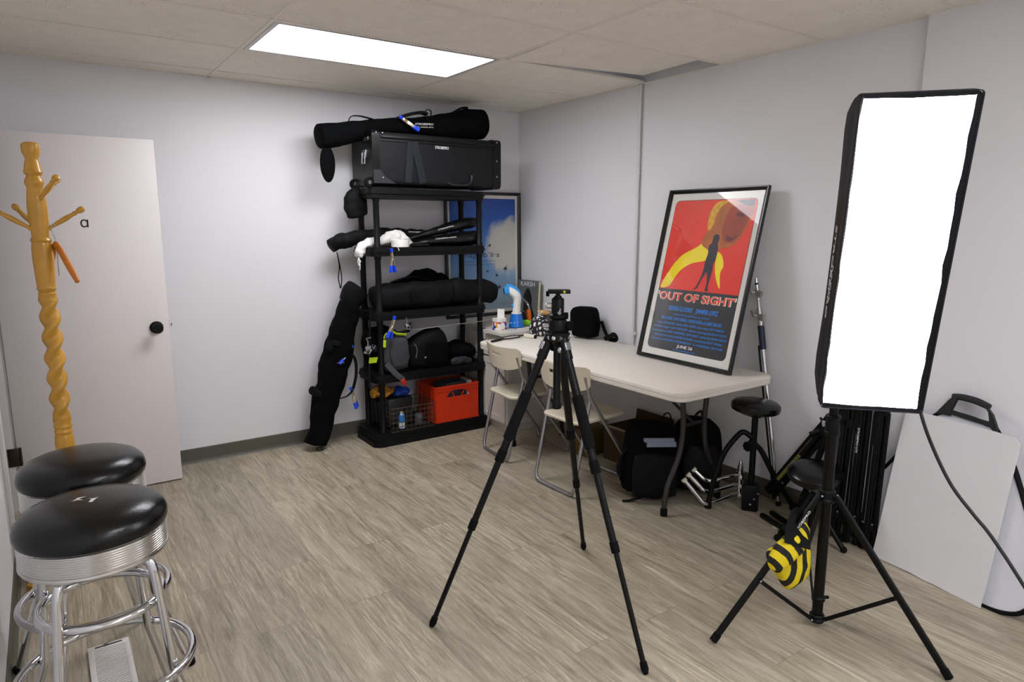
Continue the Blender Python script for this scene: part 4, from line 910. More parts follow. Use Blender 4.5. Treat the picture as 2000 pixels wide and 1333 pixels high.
# things on the cabinet and the table
CZ = .7605
cp = thing('tissue_box', 'small white box with red, blue and yellow mosaic print on the cabinet corner', 'box', (2.735, 4.10, CZ))
def mosaic():
    t = NT('mosaic_print'); b = t.b; m = t.co(); v = t.n('ShaderNodeTexVoronoi', Scale=55.); v.distance = 'CHEBYCHEV'; t.l(m, 'Vector', v, 'Vector')
    s = t.n('ShaderNodeSeparateColor'); t.l(v, 'Color', s, 'Color')
    r = t.ramp([(0, lin('eeece8')), (.24, lin('c8202a')), (.46, lin('f0a020')), (.60, lin('203a98')), (.80, lin('eeece8'))]); r.color_ramp.interpolation = 'CONSTANT'; t.l(s, 'Red', r, 'Fac')
    sx = t.n('ShaderNodeSeparateXYZ'); t.l(m, 'Vector', sx, 'Vector'); lt = t.n('ShaderNodeMath', operation='LESS_THAN'); t.l(sx, 'Z', lt, 0); lt.inputs[1].default_value = .062
    mx = t.n('ShaderNodeMix', data_type='RGBA'); t.l(lt, 0, mx, 0); mx.inputs[6].default_value = lin('eceae6'); t.l(r, 'Color', mx, 7); t.l(mx, 2, b, 'Base Color'); b.inputs['Roughness'].default_value = .4
    return t.m
b = MB(); b.prism(rrect(.088, .088, .022, cx=2.735, cy=4.10), CZ + .085, h0=CZ); b.build('body', mosaic(), cp)
b = MB(); b.prism([(-.026, 0), (.026, 0), (.027, .075), (-.025, .077)], .0015, basis((2.752, 4.105, CZ + .075), (.75, -.55, 0), (0.05, .1, 1))); b.build('card', whiteplastic, cp)
sm = thing('garment_steamer', 'handheld white and blue garment steamer standing on the cabinet', 'steamer', (2.90, 4.115, CZ))
sb = mat('steamer_blue', '1470d0', .25, var=.05); slb = mat('steamer_light_blue', '2f9be8', .35)
b = MB(); b.lathe([(0, 0), (.058, 0), (.060, .004), (.040, .095), (.038, .10), (0, .10)], 30, Matrix.Translation((2.90, 4.115, CZ + .006))); b.build('tank', sb, sm)
b = MB(); ex = V((-.75, .5, 0)).normalized()
P = lambda a, z: V((2.90, 4.115, CZ)) + ex * a + Z * z
b.loft([P(0, .10), P(0, .115)], .038, .038, up=(0, 1, 0), m=3, dome=False); b.loft([P(0, .112), P(-.004, .17), P(-.006, .215), P(.004, .245), P(.035, .272), P(.062, .285)], [.030, .028, .030, .032, .030, .026], [.026, .024, .026, .030, .028, .024], up=(0, 1, 0), m=26, p=2.4); b.build('handle', whiteplastic, sm)
b = MB(); b.loft([P(-.020, .215), P(-.012, .258), P(.03, .296), P(.075, .306)], [.020, .024, .026, .026], [.010, .012, .012, .012], up=(0, 1, 0), m=20, p=2.6); b.build('back_shell', slb, sm)
b = MB(); b.loft([P(.055, .284), P(.088, .280)], [.034, .036], [.028, .030], up=(0, 0, 1), m=5, p=5, dome=.15); hd = b.build('head', slb, sm)
b = MB(); b.loft([P(.088, .280), P(.097, .279)], [.026, .026], [.022, .022], up=(0, 0, 1), m=2, p=5, dome=False); b.build('nozzle_plate', blackplastic, hd)
b = MB(); b.tube([P(.028, .155), P(.034, .185), P(.05, .195), P(.085, .19), P(.098, .175)], .006, 8, smooth=16); b.build('trigger_guard', mat('smoke_plastic', '5f6468', .3), sm)
b = MB(); b.loft([P(.022, .15), P(.030, .175)], .012, .010, m=3); b.build('trigger', slb, sm)
b = MB(); b.tube([(2.90 + (.060 - .0055 * k * .25) * cos(k * .55), 4.115 + (.060 - .0055 * k * .25) * sin(k * .55), CZ + .02 + k * .0033) for k in range(24)], .0035, 8); b.build('cord', whiteplastic, sm)
tr = MB(); tr.prism(rrect(.22, .30, .012), .012, Matrix.Translation((2.90, 4.085, CZ)) @ Matrix.Rotation(R(4), 4, 'Z')) if False else tr.box((2.97, 4.02, CZ + .004), (.26, .012, .008), bev=.002)
tag(tr.build('straightedge', whiteplastic), 'white plastic strip along the front edge of the cabinet top', 'strip')
bk = thing('book', 'tall book with a dark portrait on its grey cover, standing behind the steamer', 'book', (3.19, 4.36, CZ))
Mb = basis((3.178, 4.36, CZ + .001), (.08, -1, 0), (.05, 0, 1))
b = MB(); b.box((0, .162, -.011), (.245, .322, .022)); b.bm.transform(Mb); b.build('pages', mat('page_edge', 'd9d3a8', .7), bk, smooth=False)
cvm = mat('cover_grey', '6f716f', .35, var=.25, vs=5.)
b = MB(); b.box((0, .163, .001), (.25, .328, .002)); b.box((0, .163, -.0235), (.25, .328, .002)); b.bm.transform(Mb); b.build('cover', cvm, bk, smooth=False)
b = MB(); b.prism(spl([(-.055, .002), (-.05, .12), (-.055, .19), (-.03, .24), (.0, .265), (.03, .235), (.05, .18), (.052, .12), (.085, .05), (.09, .002)], 5), .0026, Mb, h0=.0022); b.build('portrait_shape', mat('portrait_dark', '1a1715', .4, var=.3, vs=30.), bk, smooth=False)
text('KARSH', Mb @ Matrix.Translation((-.005, .295, .0026)), .052, whiteink, bk, 'title', w=.17)
hs = thing('hacksaw', 'small grey tube-framed hacksaw with orange end leaning by the book', 'saw', (3.05, 4.2, CZ))
b = MB(); b.tube([(3.04, 4.30, CZ + .125), (3.04, 4.27, CZ + .205), (3.04, 4.20, CZ + .185), (3.04, 4.155, CZ + .155), (3.04, 4.145, CZ + .115)], .009, 10, smooth=24); b.tube([(3.04, 4.30, CZ + .125), (3.04, 4.15, CZ + .085)], .004, 8); b.build('frame', mat('saw_grey', '8b8e90', .3, metal=.6), hs)
b = MB(); b.loft([(3.04, 4.152, CZ + .12), (3.042, 4.15, CZ + .075), (3.05, 4.148, CZ + .012)], [.016, .017, .013], [.014, .015, .011], up=(0, 1, 0), m=8, p=4); b.build('grip', mat('orange_grip', 'e86a14', .45), hs)
b = MB(); b.tube([(3.04, 4.30, CZ + .125), (3.04, 4.305, CZ + .011)], .007, 8); b.build('rear_leg', MATS['saw_grey'], hs)
gn = MB(); gn.loft([(2.99, 4.17, CZ + .022), (3.015, 4.135, CZ + .026), (3.03, 4.11, CZ + .022)], [.018, .022, .015], [.018, .022, .014], m=12, p=3, nz=(.003, 50, 2)); tag(gn.build('scrubber', mat('lime_plastic', '86d21a', .5)), 'small lime green scrubber beside the steamer', 'scrubber')
wt = thing('wood_tool', 'small tool with a light wooden handle behind the patterned pouch', 'tool', (3.1, 4.02, CZ))
b = MB(); b.loft([(3.06, 4.05, CZ + .115), (3.09, 4.01, CZ + .11), (3.115, 3.985, CZ + .108)], [.012, .016, .010], [.016, .018, .010], m=10); b.build('handle', mat('light_wood', 'c99a58', .5), wt)
b = MB(); b.tube([(3.115, 3.985, CZ + .108), (3.17, 3.99, CZ + .115)], .005, 8); b.build('shank', greysteel, wt)
mk = MB(); mk.lathe([(0, 0), (.045, 0), (.048, .005), (.046, .12), (.042, .15), (.030, .162), (0, .165)], 26, Matrix.Translation((3.14, 4.04, CZ)) @ Matrix.Scale(.72, 4)); tag(mk.build('canister', mat('olive_grey', '5c5648', .5)), 'olive grey canister behind the patterned pouch', 'canister')

def leafmat():
    t = NT('black_white_leaf_print'); b = t.b; m = t.co(scale=(1, 1, .62), rot=(R(12), 0, R(20)))
    v = t.n('ShaderNodeTexVoronoi', Scale=38.); v.feature = 'DISTANCE_TO_EDGE'; v.inputs['Randomness'].default_value = .35; t.l(m, 'Vector', v, 'Vector')
    r = t.ramp([(.16, lin('16161a')), (.20, lin('dcd8dc'))]); r.color_ramp.interpolation = 'CONSTANT'; t.l(v, 'Distance', r, 'Fac'); t.l(r, 'Color', b, 'Base Color'); b.inputs['Roughness'].default_value = .8
    return t.m
pz = .7305
pu = thing('zip_pouch', 'black and white leaf-patterned pouch at the far end of the table', 'pouch', (2.96, 3.84, pz))
b = MB(); b.loft([(2.925, 3.85, pz + .012), (2.925, 3.85, pz + .05), (2.925, 3.855, pz + .09), (2.925, 3.86, pz + .125), (2.925, 3.86, pz + .142)], [.078, .082, .072, .050, .025], [.042, .048, .040, .026, .012], up=(.83, .56, 0), m=24, n=36, p=2.3, nz=(.006, 22, 3.), dome=.25); b.build('body', leafmat(), pu)
b = MB(); b.tube([(2.915 + .016 * cos(a), 3.845 + .010 * cos(a), pz + .150 + .016 * sin(a)) for a in [2 * pi * i / 14 for i in range(14)]], .004, 8, closed=True); b.rod((2.905, 3.84, pz + .168), (2.895, 3.835, pz + .182), .004); b.rod((2.925, 3.84, pz + .168), (2.935, 3.835, pz + .182), .004); b.build('bow', whiteplastic, pu)
rk = thing('racket', 'badminton racket with white grip lying at the far end of the table', 'racket', (2.70, 3.83, pz))
b = MB(); b.tube([(2.685 + .085 * cos(a) , 3.872 + .042 * sin(a) - .02 * cos(a) * -1, pz + .008) for a in [2 * pi * i / 36 for i in range(36)]], .0045, 8, closed=True); b.build('head', blackanod, rk)
b = MB()
for k in range(-4, 5):
    xx = k * .017; hh = .042 * sqrt(max(0, 1 - (xx / .085) ** 2)); b.rod((2.685 + xx, 3.872 + xx * .235 - hh, pz + .008), (2.685 + xx, 3.872 + xx * .235 + hh, pz + .008), .0005, n=4)
for k in range(-2, 3):
    yy = k * .015; ww = .085 * sqrt(max(0, 1 - (yy / .042) ** 2)); b.rod((2.685 - ww, 3.872 + yy - ww * .235, pz + .0085), (2.685 + ww, 3.872 + yy + ww * .235, pz + .0085), .0005, n=4)
b.build('strings', whiteplastic, rk)
b = MB(); b.tube([(2.766, 3.888, pz + .008), (2.79, 3.872, pz + .010), (2.795, 3.85, pz + .012)], .004, 8); b.build('shaft', blackanod, rk)
b = MB(); b.loft([(2.793, 3.855, pz + .014), (2.815, 3.765, pz + .014)], .0135, .0135, m=4, p=3, dome=.1); gpp = b.build('grip', cream, rk)
b = MB(); b.loft([(2.815, 3.765, pz + .014), (2.817, 3.758, pz + .014)], .014, .0135, m=2, dome=.1); b.build('butt_cap', blackplastic, gpp)
pn = MB(); pn.loft([(2.47, 3.80, pz + .009), (2.53, 3.82, pz + .009), (2.595, 3.842, pz + .009)], [.007, .008, .006], [.007, .008, .006], m=6); tag(pn.build('marker', blackplastic), 'black marker pen at the corner of the table beside the racket', 'pen')
sg = thing('shoulder_bag', 'black padded shoulder bag on the table against the right wall', 'bag', (3.11, 3.59, pz))
b = MB(); b.loft([(3.125, 3.585, pz + .02), (3.125, 3.585, pz + .10), (3.12, 3.585, pz + .18), (3.118, 3.585, pz + .215)], [.095, .108, .104, .085], [.055, .065, .058, .044], up=(1, .35, 0), m=22, n=40, p=3.6, nz=(.006, 12, 3.), dome=.25); b.build('body', blackfab, sg)
b = MB(); b.strap([(3.178, 3.475, pz + .13), (3.20, 3.46, pz + .06), (3.20, 3.42, pz + .012), (3.205, 3.37, pz + .008), (3.195, 3.335, pz + .025), (3.185, 3.35, pz + .05), (3.18, 3.39, pz + .030), (3.18, 3.44, pz + .006)], .034, .005, up=(1, 0, .2), m=36); b.build('strap', blackfab2, sg)

# ------------------------------------------------------------------ folding chairs (local: sitter faces +x, origin at floor centre)
def make_chair(label):
    t = thing('folding_chair', label, 'chair', (0, 0, 0), 'cream folding chairs at the table')
    hw_ = .195
    for s in (-1, 1):
        pass
    b = MB()
    def U(foot_x, topx, topz, rb=.05):
        pts = [(topx, -hw_, topz), (foot_x, -hw_, .012 + rb * 1.2), (foot_x, -hw_ + .012, .022), (foot_x, -hw_ + rb, .0125), (foot_x, hw_ - rb, .0125), (foot_x, hw_ - .012, .022), (foot_x, hw_, .012 + rb * 1.2), (topx, hw_, topz)]
        return pts
    b.tube([(-.165, -hw_, .70), (-.130, -hw_, .58)] + U(.235, -.105, .52)[1:-1] + [(-.130, hw_, .58), (-.165, hw_, .70)], .011, 12); b.build('front_frame', greysteel, t)
    b = MB(); h2 = hw_ - .0235; b.tube([(-.105, -h2, .555), (-.205, -h2, .10), (-.215, -h2, .05), (-.218, -h2 + .014, .020), (-.218, -h2 + .05, .0125), (-.218, h2 - .05, .0125), (-.218, h2 - .014, .020), (-.215, h2, .05), (-.205, h2, .10), (-.105, h2, .555)], .011, 12); b.build('rear_frame', greysteel, t)
    b = MB(); b.rod((.035, -h2, .405), (.035, h2, .405), .008); b.rod((-.125, -h2, .412), (-.125, h2, .412), .008); b.build('seat_rail', greysteel, t)
    b = MB(); rings = []
    # thin moulded seat
    M = Matrix.Translation((.005, 0, .426)) @ Matrix.Rotation(R(-1.5), 4, 'Y')
    for ins, z in ((.012, -.009), (.003, -.007), (0, -.002), (0, .006), (.004, .010)):
        rings.append(b._ring([M @ V((x, y, z)) for x, y in rrect(.385 - 2 * ins, .335 - 2 * ins, .05 - ins)]))
    for p_, q_ in zip(rings, rings[1:]): b._bridge(p_, q_)
    b.bm.faces.new(rings[0][::-1])
    last = rings[-1]; prev = last
    for f, dz in ((.8, -.004), (.5, -.008), (.2, -.010)):
        cur = b._ring([M @ V((x * f, y * f, .010 + dz)) for x, y in rrect(.377, .327, .046)]); b._bridge(prev, cur); prev = cur
    b.bm.faces.new(prev)
    b.build('seat', beige, t)
    # curved backrest shell with a hand slot
    b = MB(); nu, nv = 40, 12; vs = {}
    def bp(u, v, off):  # u -1..1 across, v 0..1 up
        y = u * (.212 + .012 * v); bow = .055 * (1 - abs(u) ** 2.4)
        zt = .758 - .010 * (1 - abs(u)) ; zb = .600 + .035 * abs(u) ** 3
        z = zb + (zt - zb) * v
        x = -.142 - bow - (z - .60) * .16 + off
        if abs(u) > .93: pass
        return V((x, y, z))
    hole = lambda i, j: 14 <= i < 26 and 7 <= j < 9
    for sd, off in ((0, 0.), (1, .009)):
        for i in range(nu + 1):
            for j in range(nv + 1):
                u = -1 + 2 * i / nu; v = j / nv
                # round the outer corners
                if abs(u) > .9: v = .5 + (v - .5) * (1 - ((abs(u) - .9) / .1) ** 2 * .22)
                vs[sd, i, j] = b.bm.verts.new(bp(u, v, off))
    for sd in (0, 1):
        for i in range(nu):
            for j in range(nv):
                if hole(i, j): continue
                q = (vs[sd, i, j], vs[sd, i + 1, j], vs[sd, i + 1, j + 1], vs[sd, i, j + 1]); b.bm.faces.new(q if sd else q[::-1])
    def edge(i0, j0, i1, j1): b.bm.faces.new((vs[0, i0, j0], vs[0, i1, j1], vs[1, i1, j1], vs[1, i0, j0]))
    for i in range(nu): edge(i, 0, i + 1, 0); edge(i + 1, nv, i, nv)
    for j in range(nv): edge(0, j + 1, 0, j); edge(nu, j, nu, j + 1)
    for i in range(14, 26): edge(i + 1, 7, i, 7); edge(i, 9, i + 1, 9)
    for j in (7, 8): edge(14, j, 14, j + 1); edge(26, j + 1, 26, j)
    b.build('backrest', beige, t, flat_ang=60)
    return t
ch = make_chair('cream folding chair nearer the camera, second from the shelving')
ch2 = copy_tree(ch); ch2['label'] = 'cream folding chair right beside the white cabinet and shelving'
ch.location = (2.545, 2.925, 0); ch.rotation_euler.z = R(1.5)
ch2.location = (2.585, 3.58, 0); ch2.rotation_euler.z = R(-5)
# ------------------------------------------------------------------ camera tripod
tc = V((1.553, 1.937, 0))
tri = thing('tripod', 'black camera tripod with ball head standing in the middle of the floor', 'tripod', tc)
hub = tc + Z * 1.10
for bot in ((1.091, 2.114, 0), (1.566, 1.446, 0), (1.987, 2.259, 0)):
    bot = V(bot); h_ = bot - hub; h_.z = 0; h_.normalize(); top = hub + h_ * .035
    d = bot - top; P = lambda s: top + d * s
    b = MB(); b.rod(P(-.005), P(.06), .019, .0195, 18); b.rod(P(.055), P(.385), .0155, .0155, 18); lg = b.build('leg', blackanod, tri)
    b = MB(); b.rod(P(.381), P(.415), .0185, .0185, 18); b.rod(P(.375), P(.383), .017, .017, 18); b.build('lock', rubber, lg)
    b = MB(); b.rod(P(.41), P(.625), .0128, .0128, 16); b.build('middle_tube', blackanod, lg)
    b = MB(); b.rod(P(.62), P(.652), .0155, .0155, 18); b.build('lock', rubber, lg)
    b = MB(); b.rod(P(.645), P(.975), .0098, .0098, 14); b.build('lower_tube', blackanod, lg)
    b = MB(); b.rod(P(.965), P(.985), .0125, .0140, 16); b.rod(P(.985), P(.9985), .0140, .009, 16); b.build('foot', rubber, lg)
    if bot.y < 2.2:
        b = MB(); b.tube([P(.175), P(.178), P(.335), P(.34)], [.016, .0205, .0205, .016], 20); b.build('foam_grip', mat('foam_grip', '17181a', .9, bump=.3, bs=220., spec=.1), lg)
    sd = d.cross(Z).normalized()
    b = MB(); M = basis(P(.015) + h_ * .017 - Z * .0, sd, -d); b.box((0, 0, 0), (.026, .030, .010), bev=.002); b.bm.transform(M); b.build('angle_lock', steel, lg)
    b = MB(); b.rod(top - sd * .024 + Z * .012, top + sd * .024 + Z * .012, .010, n=16); b.build('pivot', steel, lg)
b = MB(); b.lathe([(0, 1.06), (.026, 1.06), (.030, 1.085), (.038, 1.092), (.047, 1.10), (.047, 1.125), (.043, 1.13), (0, 1.13)], 36, Matrix.Translation(tc)); b.build('shoulder', blackanod, tri)
for k in range(3):
    a = R(215 + k * 120); q = tc + V((cos(a), sin(a), 0)) * .047 + Z * 1.112
    b = MB(); b.ball(q, .009, n=12); b.build('bolt', chrome, tri)
b = MB(); b.lathe([(0, .835), (.016, .835), (.018, .84), (.018, .855), (.0145, .86), (.0145, 1.06), (0, 1.06)], 22, Matrix.Translation(tc)); b.build('centre_column', blackanod, tri)
b = MB(); b.lathe([(0, 0), (.010, 0), (.012, .004), (.012, .014), (.008, .018), (0, .02)], 14, along(tc + V((-.012, -.026, 1.068)), V((-.3, -1, 0)))); b.build('column_knob', steel, tri)
hd = MB(); hd.lathe([(0, 1.13), (.040, 1.13), (.042, 1.134), (.034, 1.138), (.034, 1.172), (.030, 1.178), (.024, 1.182), (0, 1.182)], 32, Matrix.Translation(tc)); hd.build('levelling_base', blackmetal, tri)
rtv = V((.821, -.571, 0)); fwv = V((.571, .821, 0))
b = MB(); b.lathe([(0, 0), (.014, 0), (.018, .004), (.018, .026), (.014, .030), (0, .030)], 18, along(tc + rtv * .030 + Z * 1.152, rtv)); b.build('pan_knob', rubber, tri)
b = MB(); b.lathe([(0, 0), (.009, 0), (.009, .022), (.006, .028), (0, .028)], 16, along(tc - rtv * .028 + Z * 1.152, -rtv)); b.lathe([(0, 0), (.007, 0), (.007, .014), (0, .014)], 16, along(tc - rtv * .03 + Z * 1.138, -rtv)); b.build('clamp_lever', steel, tri)
b = MB(); b.lathe([(0, 1.182), (.030, 1.182), (.032, 1.186), (.032, 1.194), (.025, 1.198), (.0235, 1.20), (.0235, 1.252), (.021, 1.256), (.016, 1.258), (.0125, 1.265), (0, 1.265)], 32, Matrix.Translation(tc)); b.build('ball_head', blackmetal, tri)
b = MB(); b.lathe([(0, 1.262), (.009, 1.262), (.008, 1.275), (0, 1.275)], 18, Matrix.Translation(tc)); b.build('ball_stem', blackmetal, tri)
b = MB(); b.box((0, 0, 0), (.082, .045, .014), bev=.002); b.bm.transform(basis(tc + Z * 1.281 + rtv * .004, rtv, fwv)); b.build('quick_release_plate', blackmetal, tri)
b = MB(); b.lathe([(0, 0), (.010, 0), (.010, .012), (0, .012)], 16, along(tc - rtv * .032 + Z * 1.272, -rtv)); b.build('plate_knob', rubber, tri)
b = MB(); b.ball(tc + rtv * .022 - fwv * .0225 + Z * 1.281, (.005, .005, .005), n=10); b.build('spirit_level', mat('level_green', 'cfe83a', .2), tri)
b = MB(); b.lathe([(0, 0), (.009, 0), (.0115, .003), (.0115, .020), (.008, .024), (0, .024)], 20, along(tc - rtv * .022 + Z * 1.228, -rtv)); b.build('friction_knob', mat('knob_silver', 'c9c8c4', .3, metal=.7), tri)
b = MB(); b.ball(tc - fwv * .026 + rtv * .004 + Z * 1.203, .008, n=12); b.rod(tc - fwv * .03 + rtv * .004 + Z * 1.205, tc - fwv * .034 + rtv * .008 + Z * 1.222, .0035); b.build('pan_lock', steel, tri)
b = MB(); b.lathe([(0, 0), (.011, 0), (.013, .004), (.013, .016), (0, .018)], 16, along(tc + rtv * .022 + Z * 1.190, rtv)); b.build('base_knob', rubber, tri)

# ------------------------------------------------------------------ softbox on light stand
sc_ = V((2.314, 1.275, 0))
ls = thing('light_stand', 'black light stand holding up the glowing softbox', 'stand', sc_)
b = MB(); b.rod(sc_ + Z * .05, sc_ + Z * .80, .0195, n=18); b.build('lower_column', blackmetal, ls)
b = MB(); b.rod(sc_ + Z * .80, sc_ + Z * 1.17, .0155, n=18); b.rod(sc_ + Z * 1.17, sc_ + Z * 1.42, .0105, n=18); b.build('upper_column', blackmetal, ls)
def collar(z0, z1, r):
    b = MB(); b.lathe([(0, z0), (r, z0), (r + .003, z0 + .004), (r + .003, z0 + .012), (r, z0 + .016), (r, z1 - .016), (r + .003, z1 - .012), (r + .003, z1 - .004), (r, z1), (0, z1)], 24, Matrix.Translation(sc_)); return b.build('collar', blackplastic, ls)
collar(.765, .84, .024); collar(.505, .555, .026); collar(.105, .125, .021); collar(1.15, 1.19, .019); collar(.02, .052, .024)
b = MB(); b.lathe([(0, 0), (.008, 0), (.008, .02), (.016, .022), (.016, .036), (.012, .040), (0, .040)], 16, along(sc_ + rtv * .02 + Z * .81, rtv)); b.lathe([(0, 0), (.006, 0), (.006, .022), (0, .022)], 12, along(sc_ + rtv * .016 + Z * .118, rtv)); b.build('wing_knob', rubber, ls)
feet = [V((1.894, 1.427, .012)), V((2.380, .835, .012)), V((2.662, 1.560, .012))]
for k, ft in enumerate(feet):
    h_ = ft - sc_; h_.z = 0; h_.normalize(); top = sc_ + h_ * .032 + Z * .535; d = ft - top; sd = d.cross(Z).normalized()
    b = MB(); b.loft([top, top + d * .97], [.0115, .0115], [.0085, .0085], up=sd, n=16, p=5, m=4, dome=False); lg = b.build('leg', blackmetal, ls)
    b = MB(); b.loft([top + d * .955, top + d * 1.0], [.0135, .0135], [.0105, .0105], up=sd, n=16, p=4, m=3); b.build('foot_cap', rubber, lg)
    b = MB(); m_ = top + d * .58; b.loft([m_ - sd * .012, sc_ + h_ * .026 + Z * .034 - sd * .004], .0075, .004, up=sd, n=12, p=5, m=4, dome=False); b.build('brace', blackmetal, ls)
    b = MB()
    for q in (m_ - sd * .017, sc_ + h_ * .030 + Z * .034 - sd * .010, top - sd * .013): b.ball(q, .0045, n=10)
    b.build('rivets', steel, lg)
    if k == 0:
        upv = V((0, 0, 1)); n_ = -sd if (-sd).dot(V((-.6, -.8, 0))) > 0 else sd
        xd = -d.normalized(); yd = n_.cross(xd)
        # lettering running along the leg, on its camera side
        text('STROBEPRO', basis(top + d * .18 + n_ * .0122 * 0 + n_ * .0095, xd, yd), .014, whiteink, lg, w=.10, bold=.01); text('HYDRA', basis(top + d * .37 + n_ * .0095, xd, yd), .012, whiteink, lg, w=.045)

n = V((cos(R(221)) * cos(R(-12.4)), sin(R(221)) * cos(R(-12.4)), sin(R(-12.4))))
r_ = Z.cross(n).normalized(); u_ = n.cross(r_)
c0 = V((2.059, .990, 1.404)); SW, SH = .300, .963
sx = thing('softbox', 'tall glowing strip softbox with black fabric sides', 'softbox', c0 - n * .3)
MS = basis(c0, r_, u_)   # local z = toward the viewer (n)
shellm = mat('softbox_fabric', '090a0e', .6, var=.15, bump=.15, bs=60., spec=.2)
b = MB(); rings = []
def srect(w_, h_, bow):
    out = []; q = rrect(w_, h_, .012, n=3)
    # subdivide the long sides so that they can bow
    m_ = len(q)
    for i in range(m_):
        a, c_ = q[i], q[(i + 1) % m_]; L = sqrt((a[0] - c_[0]) ** 2 + (a[1] - c_[1]) ** 2); k = max(1, int(L / .05))
        for j in range(k): out.append((a[0] + (c_[0] - a[0]) * j / k, a[1] + (c_[1] - a[1]) * j / k))
    return out
def bowed(w_, h_, pin):
    res = []
    for x, y in srect(SW, SH, 0):
        u = x / (SW / 2); v = y / (SH / 2)
        xx = u * w_ / 2 * (1 - pin * cos(v * pi / 2) * (abs(u) > .9)); yy = v * h_ / 2
        res.append((xx, yy))
    return res
for z, w_, h_, pin in ((0, SW, SH, 0), (-.045, SW + .002, SH + .002, 0.), (-.048, SW - .002, SH - .003, .0), (-.08, SW, SH * .985, .0), (-.11, SW, SH * .955, .01), (-.15, SW * 1.0, SH * .90, .03), (-.19, SW * .96, SH * .79, .06), (-.23, SW * .84, SH * .60, .06), (-.265, SW * .62, SH * .36, .02), (-.285, .125, .15, 0)):
    rings.append(b._ring([MS @ V((x, y, z)) for x, y in bowed(w_, h_, pin)]))
for p_, q_ in zip(rings, rings[1:]): b._bridge(p_, q_)
inner = b._ring([MS @ V((x * .985, y * .995, 0)) for x, y in bowed(SW, SH, 0)]); b._bridge(inner, rings[0])
inner2 = b._ring([MS @ V((x * .985, y * .995, -.03)) for x, y in bowed(SW, SH, 0)]); b._bridge(inner2, inner)
b.bm.faces.new(rings[-1])
b.build('shell', shellm, sx)
# black rim flap with a hand-cut wavy inner edge, and the lit front cloth
b = MB(); random.seed(3)
out_ = srect(SW - .006, SH - .006, 0); inn = []
for x, y in out_:
    wv = .0042 * noise.noise(V((x * 18, y * 22, 1.7))) + .0024 * noise.noise(V((x * 60, y * 60, 4.)))
    ex = .0165 if x > 0 else .0095
    xi = max(-SW / 2 + .0075 + wv, min(SW / 2 - .0185 + wv * 1.5, x)); yi = max(-SH / 2 + .013 + wv, min(SH / 2 - .014 + wv, y))
    inn.append((xi, yi))
ra = b._ring([MS @ V((x, y, -.004)) for x, y in out_]); rb_ = b._ring([MS @ V((x, y, -.007)) for x, y in inn]); rc = b._ring([MS @ V((x, y, -.0085)) for x, y in inn]); rd = b._ring([MS @ V((x, y, -.0085)) for x, y in out_])
b._bridge(ra, rb_); b._bridge(rb_, rc); b._bridge(rc, rd); b._bridge(rd, ra)
b.build('rim_flap', shellm, sx, smooth=False)
b = MB(); b.box((0, 0, -.0115), (SW - .012, SH - .012, .004)); b.bm.transform(MS); b.build('front_diffuser', emit('softbox_glow', 'f2f5ff', SOFT_E), sx, smooth=False)
b = MB(); b.lathe([(0, -.31), (.07, -.31), (.078, -.306), (.078, -.284), (.05, -.28), (0, -.28)], 32, MS); b.build('speed_ring', blackmetal, sx)
b = MB(); b.box((0, .0, -.372), (.115, .115, .12), bev=.018); b.bm.transform(MS); hd = b.build('light_head', mat('head_grey', '2c2d30', .45), sx)
b = MB()
for k in range(4):
    for j in range(4): b.box((-.0585, -.03 + k * .02, -.335 - j * .022), (.004, .012, .008)); b.box((.0585, -.03 + k * .02, -.335 - j * .022), (.004, .012, .008))
b.bm.transform(MS); b.build('vents', dark, hd, smooth=False)
b = MB(); b.box((0, -.068, -.36), (.03, .05, .04), bev=.004); b.bm.transform(MS); b.rod(sc_ + Z * 1.36, sc_ + Z * 1.425, .019, n=16); b.build('tilt_bracket', blackplastic, sx)
b = MB(); b.loft([MS @ V((-.02, -.07, -.36)), MS @ V((-.06, -.08, -.36)), MS @ V((-.085, -.135, -.355))], [.008, .008, .009], [.006, .006, .007], m=8, n=12, p=4); b.build('tilt_lever', rubber, sx)
Mside = basis(MS @ V((-SW / 2 - .0016, -.05, -.078)), u_, n)
zz = Mside.to_3x3() @ V((0, 0, 1))
if zz.dot(-r_) < 0: Mside = basis(MS @ V((-SW / 2 - .0016, -.05, -.078)), -u_, n)
text('STROBEPRO', Mside @ Matrix.Translation((-.0, -.008, 0)), .026, whiteink, sx, w=.30, bold=.01); text('RADIA', Mside @ Matrix.Translation((.03, .012, 0)), .014, whiteink, sx, w=.12)
cbl = MB(); cbl.tube([MS @ V((.045, -.062, -.385)), (2.36, 1.12, 1.25), (2.32, 1.03, 1.06), (2.266, .962, .925), (2.284, .922, .815), (2.300, .866, .708), (2.313, .803, .632), (2.323, .760, .585), (2.327, .707, .521), (2.329, .654, .452), (2.344, .569, .332), (2.35, .46, .16), (2.36, .36, .03), (2.40, .2, .006), (2.6, -.1, .006), (3.0, -.3, .006)], .0055, 10, smooth=120)
tag(cbl.build('power_cable', mat('cable_black', '0f0f10', .5), flat_ang=60), 'black power cable hanging from the softbox to the floor', 'cable')

